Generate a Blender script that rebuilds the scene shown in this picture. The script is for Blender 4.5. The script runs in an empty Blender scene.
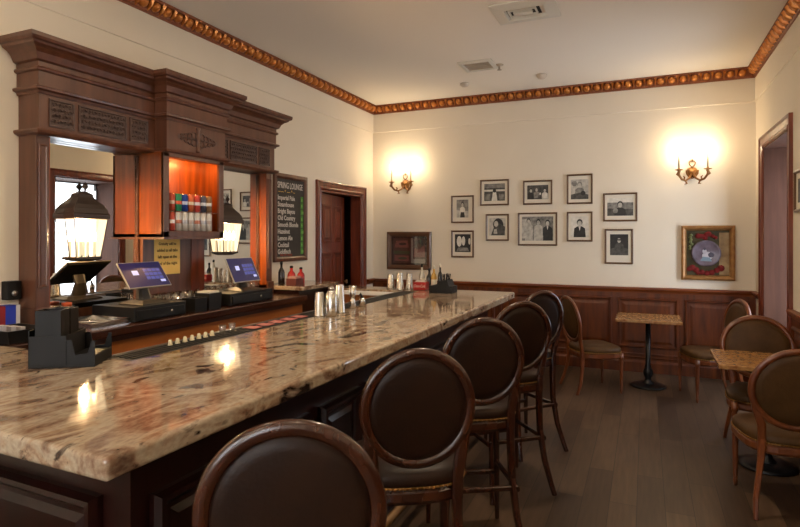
import bpy, bmesh, math, random
from mathutils import Vector, Matrix
PI = math.pi
S = bpy.context.scene
random.seed(7)

# ------------------------------------------------------------------ camera
cam_d = bpy.data.cameras.new('camera'); cam = bpy.data.objects.new('camera', cam_d)
S.collection.objects.link(cam); S.camera = cam
cam_d.sensor_width = 36; cam_d.lens = 560/800*36; cam_d.shift_y = -27/800
cam_d.clip_start = 0.05
cam.location = (0, 0, 1.62)
cam.rotation_euler = (PI/2, 0, math.atan(245/560))
# ------------------------------------------------------------------ world, exposure
W = bpy.data.worlds.new('sky'); S.world = W; W.use_nodes = True
W.node_tree.nodes['Background'].inputs[0].default_value = (0.84, 0.92, 1.0, 1)
W.node_tree.nodes['Background'].inputs[1].default_value = 2.6
S.view_settings.view_transform = 'Standard'; S.view_settings.look = 'None'
S.view_settings.exposure = 0.70; S.view_settings.gamma = 1; S.view_settings.use_curve_mapping = False
S.cycles.use_denoising = True
S.cycles.max_bounces = 8; S.cycles.diffuse_bounces = 4; S.cycles.glossy_bounces = 5
S.cycles.transparent_max_bounces = 12; S.cycles.sample_clamp_indirect = 6
S.cycles.caustics_reflective = False; S.cycles.caustics_refractive = False

def area(name, loc, rot, sx, sy, power, col, spread=PI):
    l = bpy.data.lights.new(name, 'AREA'); l.shape = 'RECTANGLE'; l.size = sx; l.size_y = sy
    l.energy = power; l.color = col; l.spread = spread
    o = bpy.data.objects.new(name, l); o.location = loc; o.rotation_euler = rot
    S.collection.objects.link(o); return o
def point(name, loc, power, col, r=0.02, parent=None):
    l = bpy.data.lights.new(name, 'POINT'); l.energy = power; l.color = col; l.shadow_soft_size = r
    o = bpy.data.objects.new(name, l); S.collection.objects.link(o)
    if parent is not None:
        o.parent = parent; loc = Vector(loc) - parent.location
    o.location = loc; return o
# daylight at the alcove window; fill area lights added at unseen front windows
DAY = (0.93, 0.95, 1.0)
area('front_window_fill', (-2.3, -2.52, 1.9), (PI/2, 0, PI), 1.3, 2.0, 120, DAY)
area('front_window_fill', (-0.2, -2.52, 1.9), (PI/2, 0, PI), 1.3, 2.0, 112, DAY)
area('daylight_alcove', (1.58, 6.27, 1.5), (PI/2, 0, PI/2), 0.95, 1.8, 18, (0.80, 0.88, 1.0))
# unseen ceiling lamps, added just out of frame for warm light from above
WARM = (1.0, 0.80, 0.56)
CEIL_LAMPS = [(-0.9, 3.5), (-2.4, 1.6), (-0.3, 0.6), (-1.6, -1.2)]
for x, y in CEIL_LAMPS:
    l = bpy.data.lights.new('unseen_ceiling_light', 'AREA'); l.shape = 'DISK'; l.size = 0.16
    l.energy = 22 if y > 3 else 6; l.color = WARM
    o = bpy.data.objects.new('unseen_ceiling_light', l); o.location = (x, y, 3.484); S.collection.objects.link(o)
SCONCE_W, LANTERN_W = 6.4, 40.0

# ------------------------------------------------------------------ materials
MATS = {}
def lin(c):
    if isinstance(c, str):
        c = tuple(int(c[i:i+2], 16)/255 for i in (0, 2, 4))
        c = tuple(v/12.92 if v <= .04045 else ((v+.055)/1.055)**2.4 for v in c)
    return tuple(c) + (1,)
def mat(name, col, rough=.5, metal=0, spec=.5, coat=0, emis=None, estr=0, noise=None, bump=None):
    if name in MATS: return MATS[name]
    m = bpy.data.materials.new(name); m.use_nodes = True; nt = m.node_tree
    b = nt.nodes['Principled BSDF']
    b.inputs['Base Color'].default_value = lin(col); b.inputs['Roughness'].default_value = rough
    b.inputs['Metallic'].default_value = metal; b.inputs['Specular IOR Level'].default_value = spec
    if coat: b.inputs['Coat Weight'].default_value = coat; b.inputs['Coat Roughness'].default_value = .12
    if emis: b.inputs['Emission Color'].default_value = lin(emis); b.inputs['Emission Strength'].default_value = estr
    tc = nt.nodes.new('ShaderNodeTexCoord')
    if noise:      # (other colour, scale, stretch)
        c2, sc, st = noise
        mp = nt.nodes.new('ShaderNodeMapping'); mp.inputs['Scale'].default_value = st
        n = nt.nodes.new('ShaderNodeTexNoise'); n.inputs['Scale'].default_value = sc; n.inputs['Detail'].default_value = 6
        r = nt.nodes.new('ShaderNodeValToRGB')
        r.color_ramp.elements[0].color = lin(col); r.color_ramp.elements[0].position = .3
        r.color_ramp.elements[1].color = lin(c2); r.color_ramp.elements[1].position = .72
        nt.links.new(tc.outputs['Object'], mp.inputs[0]); nt.links.new(mp.outputs[0], n.inputs['Vector'])
        nt.links.new(n.outputs['Fac'], r.inputs[0]); nt.links.new(r.outputs[0], b.inputs['Base Color'])
    if bump:
        sc, stg = bump
        n2 = nt.nodes.new('ShaderNodeTexNoise'); n2.inputs['Scale'].default_value = sc; n2.inputs['Detail'].default_value = 4
        bp = nt.nodes.new('ShaderNodeBump'); bp.inputs['Strength'].default_value = stg; bp.inputs['Distance'].default_value = .004
        nt.links.new(tc.outputs['Object'], n2.inputs['Vector']); nt.links.new(n2.outputs['Fac'], bp.inputs['Height'])
        nt.links.new(bp.outputs[0], b.inputs['Normal'])
    MATS[name] = m; return m

wall_m = mat('wall_paint', 'e6dbc9', .75, noise=('e1d5c1', 1.5, (1, 1, 1)), bump=(60, .08))
ceil_m = mat('ceiling_paint', 'ece4d8', .8)
white_m = mat('white_enamel', 'd8d4ca', .4)
wood_cab = mat('mahogany_cabinet', '4a2818', .38, coat=.25, noise=('69402c', 3, (6, 6, .6)))
wood_carve = mat('mahogany_carving', '44302a', .5, noise=('5e463b', 30, (1, 1, 1)))
wood_lit = mat('lantern_lit_mahogany', '602a09', .32, coat=.15, noise=('964710', 3, (8, 8, .6)))  # lit copy of the cabinet mahogany, lantern glow put into the colour
wood_bar = mat('bar_front_mahogany', '170705', .28, coat=.15, spec=.35, noise=('260e0a', 3, (6, 6, .6)))
wood_back = mat('back_counter_wood', '8e4e20', .4, coat=.2, noise=('b06a30', 3, (4, .6, 4)))
wood_wain = mat('wainscot_mahogany', '421a05', .45, spec=.35, noise=('6e340c', 3, (6, 6, .7)))
wood_wain_rail = mat('wainscot_rail_wood', '582606', .4, spec=.4, noise=('844012', 3, (.7, 6, 6)))
wood_door = mat('door_wood', '521f10', .34, coat=.25, noise=('80381c', 3, (6, 6, .6)))
wood_reveal = mat('window_reveal_wood', '42291f', .7, spec=.15, noise=('523528', 3, (6, 6, .6)))
wood_stool = mat('stool_wood', '2c130a', .27, coat=.35, noise=('43200f', 5, (3, 3, 1)))
wood_chair = mat('chair_wood', '512612', .34, coat=.25, noise=('7a4220', 5, (3, 3, 1)))
leather = mat('dark_brown_leather', '1e1009', .45, spec=.22, noise=('2a180d', 9, (1, 1, 1)), bump=(90, .25))
leather_olive = mat('brown_leather', '3f2913', .5, spec=.18, noise=('53391f', 9, (1, 1, 1)), bump=(90, .25))
nail_m = mat('brass_nails', '9a7340', .35, 1)
bronze = mat('gilded_bronze', 'b4672a', .34, .45, noise=('d28a42', 14, (1, 1, 1)))
bronze_dark = mat('bronze_shade', '7c421e', .45, .3)
gold_frame = mat('gilt_wood_frame', 'a87c48', .4, .3, noise=('86592e', 20, (1, 1, 1)))
steel = mat('brushed_steel', 'c9c6c0', .2, 1)
steel_dull = mat('dull_steel', 'a19c94', .35, 1)
black_pl = mat('black_plastic', '121110', .5, spec=.25, noise=('191716', 8, (1, 1, 1)))
black_rub = mat('black_rubber', '141210', .6)
iron = mat('black_iron', '15161a', .3, .3)
dark_iron = mat('aged_iron', '3a2e26', .5, .2)
mirror_m = mat('mirror_silver', 'e4e2dc', .012, 1)
white_pl = mat('ivory_plastic', 'd9ccaa', .4)
mat_board = mat('ivory_mat_board', 'dcd3c2', .8)
frame_wood = mat('walnut_picture_frame', '5e4026', .4, coat=.1)
brass_dull = mat('worn_brass', '96744e', .4, .35, noise=('7a5c3c', 6, (1, 1, 1)))
red_m = mat('red_plastic', 'a3150f', .35)
chalk_bg = mat('chalkboard_slate', '2f2a26', .8, noise=('3b3631', 6, (1, 1, 1)))
chalk_w = mat('white_chalk', 'cfc8bf', .9); chalk_g = mat('green_chalk', '4f8a35', .9); chalk_y = mat('yellow_chalk', 'd8b25a', .9)
chalk_r = mat('red_chalk', 'a8402c', .9)
paper_y = mat('yellow_paper', 'f6cc70', .7); ink = mat('brown_ink', '4a2a10', .8)
candle_m = mat('candle_sleeve', 'b8a98c', .5)
wick_m = mat('dark_candle_sleeve', '0a0503', .8, spec=.05)
bulb_m = mat('lit_bulb', 'ffe0b0', .3, emis='ffd9a0', estr=40)
bulb2_m = mat('lit_lantern_bulb', 'ffe0b0', .3, emis='ffd090', estr=12)
lamp_m = mat('lit_downlight', 'ffe0b0', .3, emis='ffdcae', estr=8)
screen_m = mat('touch_screen_glass', '0c0a1c', .3, emis='2b2850', estr=.5)
icon_m = mat('screen_icon_lit', 'b8c0e8', .2, emis='9aa4d8', estr=.55)
icon2_m = mat('screen_keys_lit', '5058a0', .2, emis='40467e', estr=.5)
grey_pl = mat('dark_grey_metal', '3c3732', .45, .3)
silver_pl = mat('silver_plastic', 'b9b2a4', .35, .3)
LG = [mat('print_tone_%s' % w, c, .6, noise=(d, 22, (1, 1, 1))) for w, c, d in zip(('black', 'charcoal', 'grey', 'pale', 'white'), ('100f0e', '201f1d', '4c4a46', '8f8b83', 'c4beb2'), ('2a2826', '5a5752', '9a968e', 'cfc9bd', 'e6e0d4'))]

def glass(name, col=(1, 1, 1), trans=.82, rough=.05):
    m = bpy.data.materials.new(name); m.use_nodes = True; nt = m.node_tree
    nt.nodes.clear(); o = nt.nodes.new('ShaderNodeOutputMaterial'); mx = nt.nodes.new('ShaderNodeMixShader')
    t = nt.nodes.new('ShaderNodeBsdfTransparent'); g = nt.nodes.new('ShaderNodeBsdfGlossy')
    t.inputs[0].default_value = col + (1,); g.inputs['Roughness'].default_value = rough
    mx.inputs[0].default_value = 1-trans
    nt.links.new(t.outputs[0], mx.inputs[1]); nt.links.new(g.outputs[0], mx.inputs[2]); nt.links.new(mx.outputs[0], o.inputs[0])
    MATS[name] = m; return m
clear = glass('clear_glass', (.93, .94, .94), .80)
pane_g = glass('window_glass', (.97, .98, 1), .93, .02)
amber = glass('dark_bottle_glass', (.12, .06, .03), .75)
def lantern_glass():
    m = bpy.data.materials.new('lit_frosted_lantern_pane'); m.use_nodes = True; nt = m.node_tree
    nt.nodes.clear(); o = nt.nodes.new('ShaderNodeOutputMaterial'); mx = nt.nodes.new('ShaderNodeMixShader')
    t = nt.nodes.new('ShaderNodeBsdfTransparent'); e = nt.nodes.new('ShaderNodeEmission')
    tc = nt.nodes.new('ShaderNodeTexCoord'); sx = nt.nodes.new('ShaderNodeSeparateXYZ'); r = nt.nodes.new('ShaderNodeValToRGB')
    e.inputs[0].default_value = (1, .78, .46, 1); e.inputs[1].default_value = 1.8
    mx.inputs[0].default_value = .36
    nt.links.new(t.outputs[0], mx.inputs[1]); nt.links.new(e.outputs[0], mx.inputs[2]); nt.links.new(mx.outputs[0], o.inputs[0])
    return m
pane_l = lantern_glass()

def granite():
    m = bpy.data.materials.new('polished_granite'); m.use_nodes = True; nt = m.node_tree
    b = nt.nodes['Principled BSDF']; L = nt.links
    tc = nt.nodes.new('ShaderNodeTexCoord')
    mp = nt.nodes.new('ShaderNodeMapping'); mp.inputs['Rotation'].default_value = (0, 0, .35); mp.inputs['Scale'].default_value = (1.6, .8, 1.6)
    L.new(tc.outputs['Object'], mp.inputs[0])
    def ns(sc, det, dist=0, src=mp.outputs[0]):
        n = nt.nodes.new('ShaderNodeTexNoise'); n.inputs['Scale'].default_value = sc; n.inputs['Detail'].default_value = det
        n.inputs['Distortion'].default_value = dist; L.new(src, n.inputs['Vector']); return n
    def ramp(src, stops):
        r = nt.nodes.new('ShaderNodeValToRGB'); e = r.color_ramp.elements
        e[0].position, e[0].color = stops[0][0], lin(stops[0][1]); e[1].position, e[1].color = stops[-1][0], lin(stops[-1][1])
        for p, c in stops[1:-1]:
            q = e.new(p); q.color = lin(c)
        L.new(src, r.inputs[0]); return r
    a = ns(4.5, 9, 1.4); ra = ramp(a.outputs['Fac'], [(.28, '4a3228'), (.40, '7c5c48'), (.47, '9c846e'), (.55, 'b0a08a'), (.64, '9e8066'), (.72, '644a3c')])
    g = ns(55, 4, 0); rg = ramp(g.outputs['Fac'], [(.35, '6a5040'), (.5, 'a08a70'), (.68, 'ccbda0')])
    mx = nt.nodes.new('ShaderNodeMixRGB'); mx.inputs[0].default_value = .22; L.new(ra.outputs[0], mx.inputs[1]); L.new(rg.outputs[0], mx.inputs[2])
    d = ns(6, 7, .8); rd = ramp(d.outputs['Fac'], [(.61, '000000'), (.67, 'ffffff')])
    d2 = ns(30, 3, .3); rd2 = ramp(d2.outputs['Fac'], [(.66, '000000'), (.72, 'ffffff')])
    ad = nt.nodes.new('ShaderNodeMixRGB'); ad.blend_type = 'ADD'; ad.inputs[0].default_value = .6
    L.new(rd.outputs[0], ad.inputs[1]); L.new(rd2.outputs[0], ad.inputs[2])
    mx2 = nt.nodes.new('ShaderNodeMixRGB'); L.new(ad.outputs[0], mx2.inputs[0]); L.new(mx.outputs[0], mx2.inputs[1]); mx2.inputs[2].default_value = lin('2b1d18')
    L.new(mx2.outputs[0], b.inputs['Base Color'])
    b.inputs['Roughness'].default_value = .07; b.inputs['Specular IOR Level'].default_value = .55
    return m
granite_m = granite()
table_m = mat('speckled_tan_tabletop', '7b4f2a', .22, noise=('b48a58', 28, (1, 1, 1)))

def floor_mat():
    m = bpy.data.materials.new('dark_plank_floor'); m.use_nodes = True; nt = m.node_tree; L = nt.links
    b = nt.nodes['Principled BSDF']; tc = nt.nodes.new('ShaderNodeTexCoord')
    mp = nt.nodes.new('ShaderNodeMapping'); mp.inputs['Rotation'].default_value = (0, 0, PI/2)
    L.new(tc.outputs['Object'], mp.inputs[0])
    br = nt.nodes.new('ShaderNodeTexBrick'); br.inputs['Scale'].default_value = 1; br.inputs['Brick Width'].default_value = 1.3
    br.inputs['Row Height'].default_value = .155; br.inputs['Mortar Size'].default_value = .0018; br.offset = .37
    br.inputs['Color1'].default_value = lin('35271d'); br.inputs['Color2'].default_value = lin('584433'); br.inputs['Mortar'].default_value = lin('120d09')
    L.new(mp.outputs[0], br.inputs['Vector'])
    mp2 = nt.nodes.new('ShaderNodeMapping'); mp2.inputs['Scale'].default_value = (14, 1.2, 1); L.new(tc.outputs['Object'], mp2.inputs[0])
    n = nt.nodes.new('ShaderNodeTexNoise'); n.inputs['Scale'].default_value = 3; n.inputs['Detail'].default_value = 7; L.new(mp2.outputs[0], n.inputs['Vector'])
    mx = nt.nodes.new('ShaderNodeMixRGB'); mx.blend_type = 'OVERLAY'; mx.inputs[0].default_value = .55
    L.new(br.outputs['Color'], mx.inputs[1]); L.new(n.outputs['Fac'], mx.inputs[2]); L.new(mx.outputs[0], b.inputs['Base Color'])
    b.inputs['Roughness'].default_value = .42; b.inputs['Specular IOR Level'].default_value = .35
    return m
floor_m = floor_mat()

# ------------------------------------------------------------------ mesh helpers
def PX(x, s=1): return lambda a, b, h: (x+s*h, a, b)
def PY(y, s=-1): return lambda a, b, h: (a, y+s*h, b)
def PZ(z, s=1): return lambda a, b, h: (a, b, z+s*h)
class MB:
    def __init__(self): self.v = []; self.f = []; self.m = []; self.s = []
    def add(self, vs, fs, mi=0, smooth=False):
        o = len(self.v); self.v += [tuple(p) for p in vs]
        for f in fs: self.f.append([i+o for i in f]); self.m.append(mi); self.s.append(smooth)
        return self
    def box(self, x0, x1, y0, y1, z0, z1, mi=0):
        return self.add([(x, y, z) for x in (x0, x1) for y in (y0, y1) for z in (z0, z1)],
            [(0, 1, 3, 2), (4, 6, 7, 5), (0, 4, 5, 1), (2, 3, 7, 6), (0, 2, 6, 4), (1, 5, 7, 3)], mi)
    def loops(self, loops, closed=True, cap0=True, cap1=True, mi=0, smooth=False):
        n = len(loops[0]); vs = [p for l in loops for p in l]; fs = []
        for k in range(len(loops)-1):
            for i in range(n if closed else n-1):
                j = (i+1) % n; fs.append((k*n+i, k*n+j, (k+1)*n+j, (k+1)*n+i))
        if cap0: fs.append(tuple(range(n))[::-1])
        if cap1: fs.append(tuple((len(loops)-1)*n+i for i in range(n)))
        return self.add(vs, fs, mi, smooth)
    def rect(self, P, a0, a1, b0, b1, steps, mi=0, cap=True):   # stepped rectangle: (inset, height) list
        L = []
        for i, h in steps: L.append([P(a0+i, b0+i, h), P(a1-i, b0+i, h), P(a1-i, b1-i, h), P(a0+i, b1-i, h)])
        return self.loops(L, cap0=True, cap1=cap, mi=mi)
    def frame(self, P, a0, a1, b0, b1, prof, mi=0):             # closed picture-frame moulding
        L = [[P(a0+i, b0+i, h), P(a1-i, b0+i, h), P(a1-i, b1-i, h), P(a0+i, b1-i, h)] for i, h in prof]
        L.append(L[0]); return self.loops(L, cap0=False, cap1=False, mi=mi)
    def poly(self, P, pts, h, mi=0): return self.add([P(a, b, h) for a, b in pts], [tuple(range(len(pts)))], mi)
    def ell(self, P, a, b, ra, rb, h, mi=0, n=16, t0=0, t1=2*PI):
        return self.poly(P, [(a+ra*math.cos(t0+(t1-t0)*k/n), b+rb*math.sin(t0+(t1-t0)*k/n)) for k in range(n if t1-t0 > 6.2 else n+1)], h, mi)
    def prism(self, pts, z0, z1, mi=0):
        return self.loops([[(x, y, z0) for x, y in pts], [(x, y, z1) for x, y in pts]], mi=mi)
    def lathe(self, prof, c=(0, 0, 0), n=16, axis='z', mi=0, smooth=True):  # prof: (radius, t)
        L = []
        for r, t in prof:
            r = max(r, .0004); l = []
            for k in range(n):
                q = 2*PI*k/n; a, b = r*math.cos(q), r*math.sin(q)
                l.append({'z': (c[0]+a, c[1]+b, c[2]+t), 'y': (c[0]+a, c[1]+t, c[2]+b), 'x': (c[0]+t, c[1]+a, c[2]+b)}[axis])
            L.append(l)
        return self.loops(L, mi=mi, smooth=smooth)
    def tube(self, pts, rad, n=8, closed=False, mi=0, flat=1, up=None, smooth=True):
        pts = [Vector(p) for p in pts]; N = len(pts); L = []
        prev = None
        for k, p in enumerate(pts):
            if closed: d = pts[(k+1) % N]-pts[k-1]
            else: d = pts[min(k+1, N-1)]-pts[max(k-1, 0)]
            d.normalize()
            u = Vector(up) if up else (prev if prev else (Vector((0, 0, 1)) if abs(d.z) < .9 else Vector((0, 1, 0))))
            u = (u-d*u.dot(d)); u.normalize(); prev = u; w = d.cross(u)
            r = rad[k] if isinstance(rad, (list, tuple)) else rad
            L.append([tuple(p+u*(r*flat*math.cos(2*PI*i/n))+w*(r*math.sin(2*PI*i/n))) for i in range(n)])
        if closed: L.append(L[0])
        return self.loops(L, cap0=not closed, cap1=not closed, mi=mi, smooth=smooth)
    def bar(self, pts, ws, ds, wa=(1, 0, 0), mi=0):            # square-section bar following pts
        pts = [Vector(p) for p in pts]; L = []; N = len(pts)
        for k, p in enumerate(pts):
            d = pts[min(k+1, N-1)]-pts[max(k-1, 0)]; d.normalize(); a = Vector(wa); a = a-d*a.dot(d); a.normalize(); b = d.cross(a)
            w = ws[k]/2; q = ds[k]/2
            L.append([tuple(p+a*w*i+b*q*j) for i, j in ((1, .6), (.6, 1), (-.6, 1), (-1, .6), (-1, -.6), (-.6, -1), (.6, -1), (1, -.6))])
        return self.loops(L, mi=mi, smooth=False)
    def sweep(self, path, prof, side=1, mi=0, closed=False):   # mitred moulding: prof (out, z)
        n = len(path); L = []
        def nrm(a, b):
            d = Vector((b[0]-a[0], b[1]-a[1])); d.normalize(); return Vector((d.y, -d.x))*side
        for k in range(n):
            if closed: n0, n1 = nrm(path[k-1], path[k]), nrm(path[k], path[(k+1) % n])
            else:
                n0 = nrm(path[max(k-1, 0)], path[max(k, 1)]); n1 = nrm(path[min(k, n-2)], path[min(k+1, n-1)])
            m = (n0+n1); m = m/max(m.length_squared/2, .05) if k not in (0, n-1) or closed else n0
            L.append([(path[k][0]+m.x*o, path[k][1]+m.y*o, z) for o, z in prof])
        if closed: L.append(L[0])
        return self.loops(L, cap0=not closed, cap1=not closed, mi=mi)
    def build(self, name, mats, parent=None, world=True, bevel=0, sub=0, merge=False, recalc=True):
        mats = mats if isinstance(mats, (list, tuple)) else [mats]
        if parent is not None: org = Vector(parent['_w']) if world else Vector((0, 0, 0))
        elif world:
            xs, ys, zs = zip(*self.v); org = Vector(((min(xs)+max(xs))/2, (min(ys)+max(ys))/2, min(zs)))
        else: org = Vector((0, 0, 0))
        me = bpy.data.meshes.new(name); me.from_pydata([tuple(Vector(p)-org) for p in self.v], [], self.f)
        for m in mats: me.materials.append(m)
        for p, mi, s in zip(me.polygons, self.m, self.s): p.material_index = mi; p.use_smooth = s
        bm = bmesh.new(); bm.from_mesh(me)
        if merge: bmesh.ops.remove_doubles(bm, verts=bm.verts, dist=1e-5)
        if recalc: bmesh.ops.recalc_face_normals(bm, faces=bm.faces)
        bm.to_mesh(me); bm.free()
        o = bpy.data.objects.new(name, me); S.collection.objects.link(o)
        if parent is not None: o.parent = parent; o['_w'] = list(parent['_w'])
        else: o.location = org; o['_w'] = list(org)
        if bevel:
            b = o.modifiers.new('bevel', 'BEVEL'); b.width = bevel; b.segments = 2; b.limit_method = 'ANGLE'
        if sub:
            q = o.modifiers.new('sub', 'SUBSURF'); q.levels = sub; q.render_levels = sub
        return o
def tag(o, label=None, cat=None, group=None, kind=None):
    if label: o['label'] = label
    if cat: o['category'] = cat
    if group: o['group'] = group
    if kind: o['kind'] = kind
    return o
def thing(name, loc, label, cat, group=None, rz=0):
    o = bpy.data.objects.new(name, None); S.collection.objects.link(o); o.empty_display_size = .1
    o.location = loc; o.rotation_euler = (0, 0, rz); o['_w'] = list(loc)
    return tag(o, label, cat, group)
def struct(name, mb, m, bevel=0, **k): return tag(mb.build(name, m, bevel=bevel, **k), kind='structure')
KIDS = {}
def copy_tree(o, parent=None):
    c = o.copy(); S.collection.objects.link(c)
    if parent is not None: c.parent = parent
    for ch in list(o.children): copy_tree(ch, c)
    return c
def place(src, loc, rz, label):
    c = copy_tree(src); c.location = loc; c.rotation_euler = (0, 0, rz); c['label'] = label; return c
def text(name, body, size, P, m, parent, squash=1, align='LEFT', ext=.0006, shear=0, bold=0):
    cu = bpy.data.curves.new(name, 'FONT'); cu.body = body; cu.size = size; cu.extrude = ext; cu.align_x = align; cu.shear = shear; cu.offset = bold
    cu.resolution_u = 2
    t = bpy.data.objects.new(name, cu); S.collection.objects.link(t)
    bpy.context.view_layer.update()
    me = bpy.data.meshes.new_from_object(t.evaluated_get(bpy.context.evaluated_depsgraph_get()))
    bpy.data.objects.remove(t)
    w = Vector(parent['_w'])
    for v in me.vertices: v.co = Vector(P(v.co.x*squash, v.co.y, v.co.z+ext))-w
    me.materials.clear(); me.materials.append(m)
    o = bpy.data.objects.new(name, me); S.collection.objects.link(o); o.parent = parent; o['_w'] = list(parent['_w'])
    return o
def textP(x0, y0, z0, plane):    # plane 'x': text runs along +Y facing +X ; 'y': along +X facing -Y
    if plane == 'x': return lambda a, b, h: (x0+h, y0+a, z0+b)
    return lambda a, b, h: (x0+a, y0-h, z0+b)

# ================================================================== ROOM
XL, XR, YB, YF, ZC = -3.62, 1.13, 7.30, -2.6, 3.50
struct('floor', MB().box(XL-1.6, XR+.9, YF-.2, YB+.2, -.1, 0), floor_m)
struct('ceiling', MB().box(XL-.2, XR+.9, YF-.2, YB+.2, ZC, ZC+.1), ceil_m)
struct('wall_back', MB().box(XL-.2, XR+.2, YB, YB+.15, 0, ZC), wall_m)
# left wall with the doorway
D0, D1, DZ = 5.86, 6.92, 2.19
mb = MB(); mb.box(XL-.15, XL, YF, D0, 0, ZC); mb.box(XL-.15, XL, D1, YB, 0, ZC); mb.box(XL-.15, XL, D0, D1, DZ, ZC)
struct('wall_left', mb, wall_m)
# right wall with alcove opening and the unseen part behind the camera
A0, A1, AZ = 5.70, 6.83, 2.54
mb = MB(); mb.box(XR, XR+.15, YF, A0, 0, ZC); mb.box(XR, XR+.15, A1, YB, 0, ZC); mb.box(XR, XR+.15, A0, A1, AZ, ZC)
struct('wall_right', mb, wall_m)
# front wall behind the camera with two window openings added for the fill lights
mb = MB()
for a, b in ((XL, -2.95), (-1.65, -.85), (.45, XR)): mb.box(a, b, YF-.15, YF, 0, ZC)
for a, b in ((-2.95, -1.65), (-.85, .45)): mb.box(a, b, YF-.15, YF, 0, .9); mb.box(a, b, YF-.15, YF, 2.9, ZC)
struct('wall_front', mb, wall_m)
for n, a in ((1, -2.95), (2, -.85)):
    w = MB().frame(PY(YF-.06, 1), a, a+1.3, .9, 2.9, [(0, 0), (0, .05), (.06, .05), (.06, 0)]).build('window_%d' % n, white_m)
    tag(w, kind='structure')
    mb = MB(); mb.box(a+.63, a+.67, YF-.06, YF-.02, .95, 2.85); mb.box(a+.05, a+1.25, YF-.06, YF-.02, 1.88, 1.92); mb.build('glazing_bar', white_m, w)
    MB().box(a+.05, a+1.25, YF-.045, YF-.04, .95, 2.85).build('window_pane', pane_g, w)
# hall behind the left door
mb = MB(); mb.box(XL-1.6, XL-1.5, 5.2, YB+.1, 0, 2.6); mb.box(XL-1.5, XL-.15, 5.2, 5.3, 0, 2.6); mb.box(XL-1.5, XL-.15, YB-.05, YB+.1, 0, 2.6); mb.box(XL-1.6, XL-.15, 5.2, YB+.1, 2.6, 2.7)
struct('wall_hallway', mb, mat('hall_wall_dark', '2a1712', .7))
# plaster frieze band (slightly proud) above the thin shadow line
mb = MB().sweep([(XL, YF), (XL, YB), (XR, YB), (XR, YF)], [(0, 3.12), (.008, 3.125), (.008, 3.42), (0, 3.42)], 1)
struct('trim_1', mb, wall_m)
# egg-and-dart gilded cornice
prof = [(0, 3.385), (.014, 3.385), (.018, 3.398), (.026, 3.402), (.032, 3.42), (.052, 3.455), (.066, 3.47), (.082, 3.478), (.088, 3.50), (0, 3.50)]
mb = MB().sweep([(XL, -1.0), (XL, YB), (XR, YB), (XR, -1.0)], prof, 1, mi=1)
def egg(mb, c, along, out):
    c = Vector(c); al = Vector(along); ou = Vector(out); up = Vector((0, 0, 1))
    nrm_ = (ou-up).normalized(); tan = (ou+up).normalized(); L = []
    for j in range(6):
        ph = PI*j/5; r = max(math.sin(ph), .01)
        L.append([tuple(c+tan*(-.043*math.cos(ph))+al*(.041*r*math.cos(2*PI*i/8))+nrm_*(.026*r*math.sin(2*PI*i/8))) for i in range(8)])
    mb.loops(L, mi=0, smooth=True)
    for q in (-.058, ):   # dart between the eggs
        d = c+al*q
        mb.loops([[tuple(d+tan*t+al*w), tuple(d+tan*t+nrm_*h), tuple(d+tan*t-al*w), tuple(d+tan*t-nrm_*.01)] for t, w, h in ((-.05, .003, .012), (.0, .010, .028), (.05, .016, .022))], mi=0)
y = YB-.10
while y > -.6:
    egg(mb, (XL+.052, y, 3.442), (0, 1, 0), (1, 0, 0)); egg(mb, (XR-.052, y, 3.442), (0, 1, 0), (-1, 0, 0)); y -= .118
x = XL+.13
while x < XR-.09: egg(mb, (x, YB-.052, 3.442), (1, 0, 0), (0, -1, 0)); x += .118
struct('trim_2', mb, [bronze, bronze_dark])

# wainscot (back, right and behind the bar on the left)
RAIL = [(0, .945), (.018, .945), (.02, .962), (.03, .968), (.036, .985), (.05, .99), (.05, 1.008), (.034, 1.014), (0, 1.014)]
BASE = [(0, 0), (.03, 0), (.03, .115), (.022, .13), (.014, .14), (0, .14)]
STEP = [(0, 0), (0, .010), (.010, .024), (.020, .024), (.032, .004), (.052, .003), (.085, .012)]
mb = MB().box(XL, XR, YB-.012, YB, .1, .96)
pw = .725; x = -3.203
while x < XR-.3:
    x1 = min(x+.66, XR-.06); mb.rect(PY(YB-.012), x, x1, .29, .885, STEP); mb.rect(PY(YB-.012), x, x1, .165, .225, [(0, 0), (0, .006), (.012, .012), (.02, .004)]); x += pw
struct('trim_3', mb, wood_wain)
struct('trim_4', MB().sweep([(XL, D1+.14), (XL, YB), (XR, YB), (XR, A1+.12)], RAIL, 1), wood_wain_rail)
struct('baseboard_back', MB().sweep([(XL, D1+.14), (XL, YB), (XR, YB), (XR, A1+.12)], BASE, 1), wood_wain)
mb = MB().box(XR-.012, XR, -1.2, A0-.12, .1, .96)
y = A0-.2
while y > -.8: mb.rect(PX(XR-.012, -1), y-.53, y, .27, .885, STEP); y -= pw
struct('trim_5', mb, wood_wain)
struct('trim_6', MB().sweep([(XR, A0-.12), (XR, -1.2)], RAIL, 1), wood_wain_rail)
struct('baseboard_right', MB().sweep([(XR, A0-.12), (XR, -1.2)], BASE, 1), wood_wain)

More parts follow.
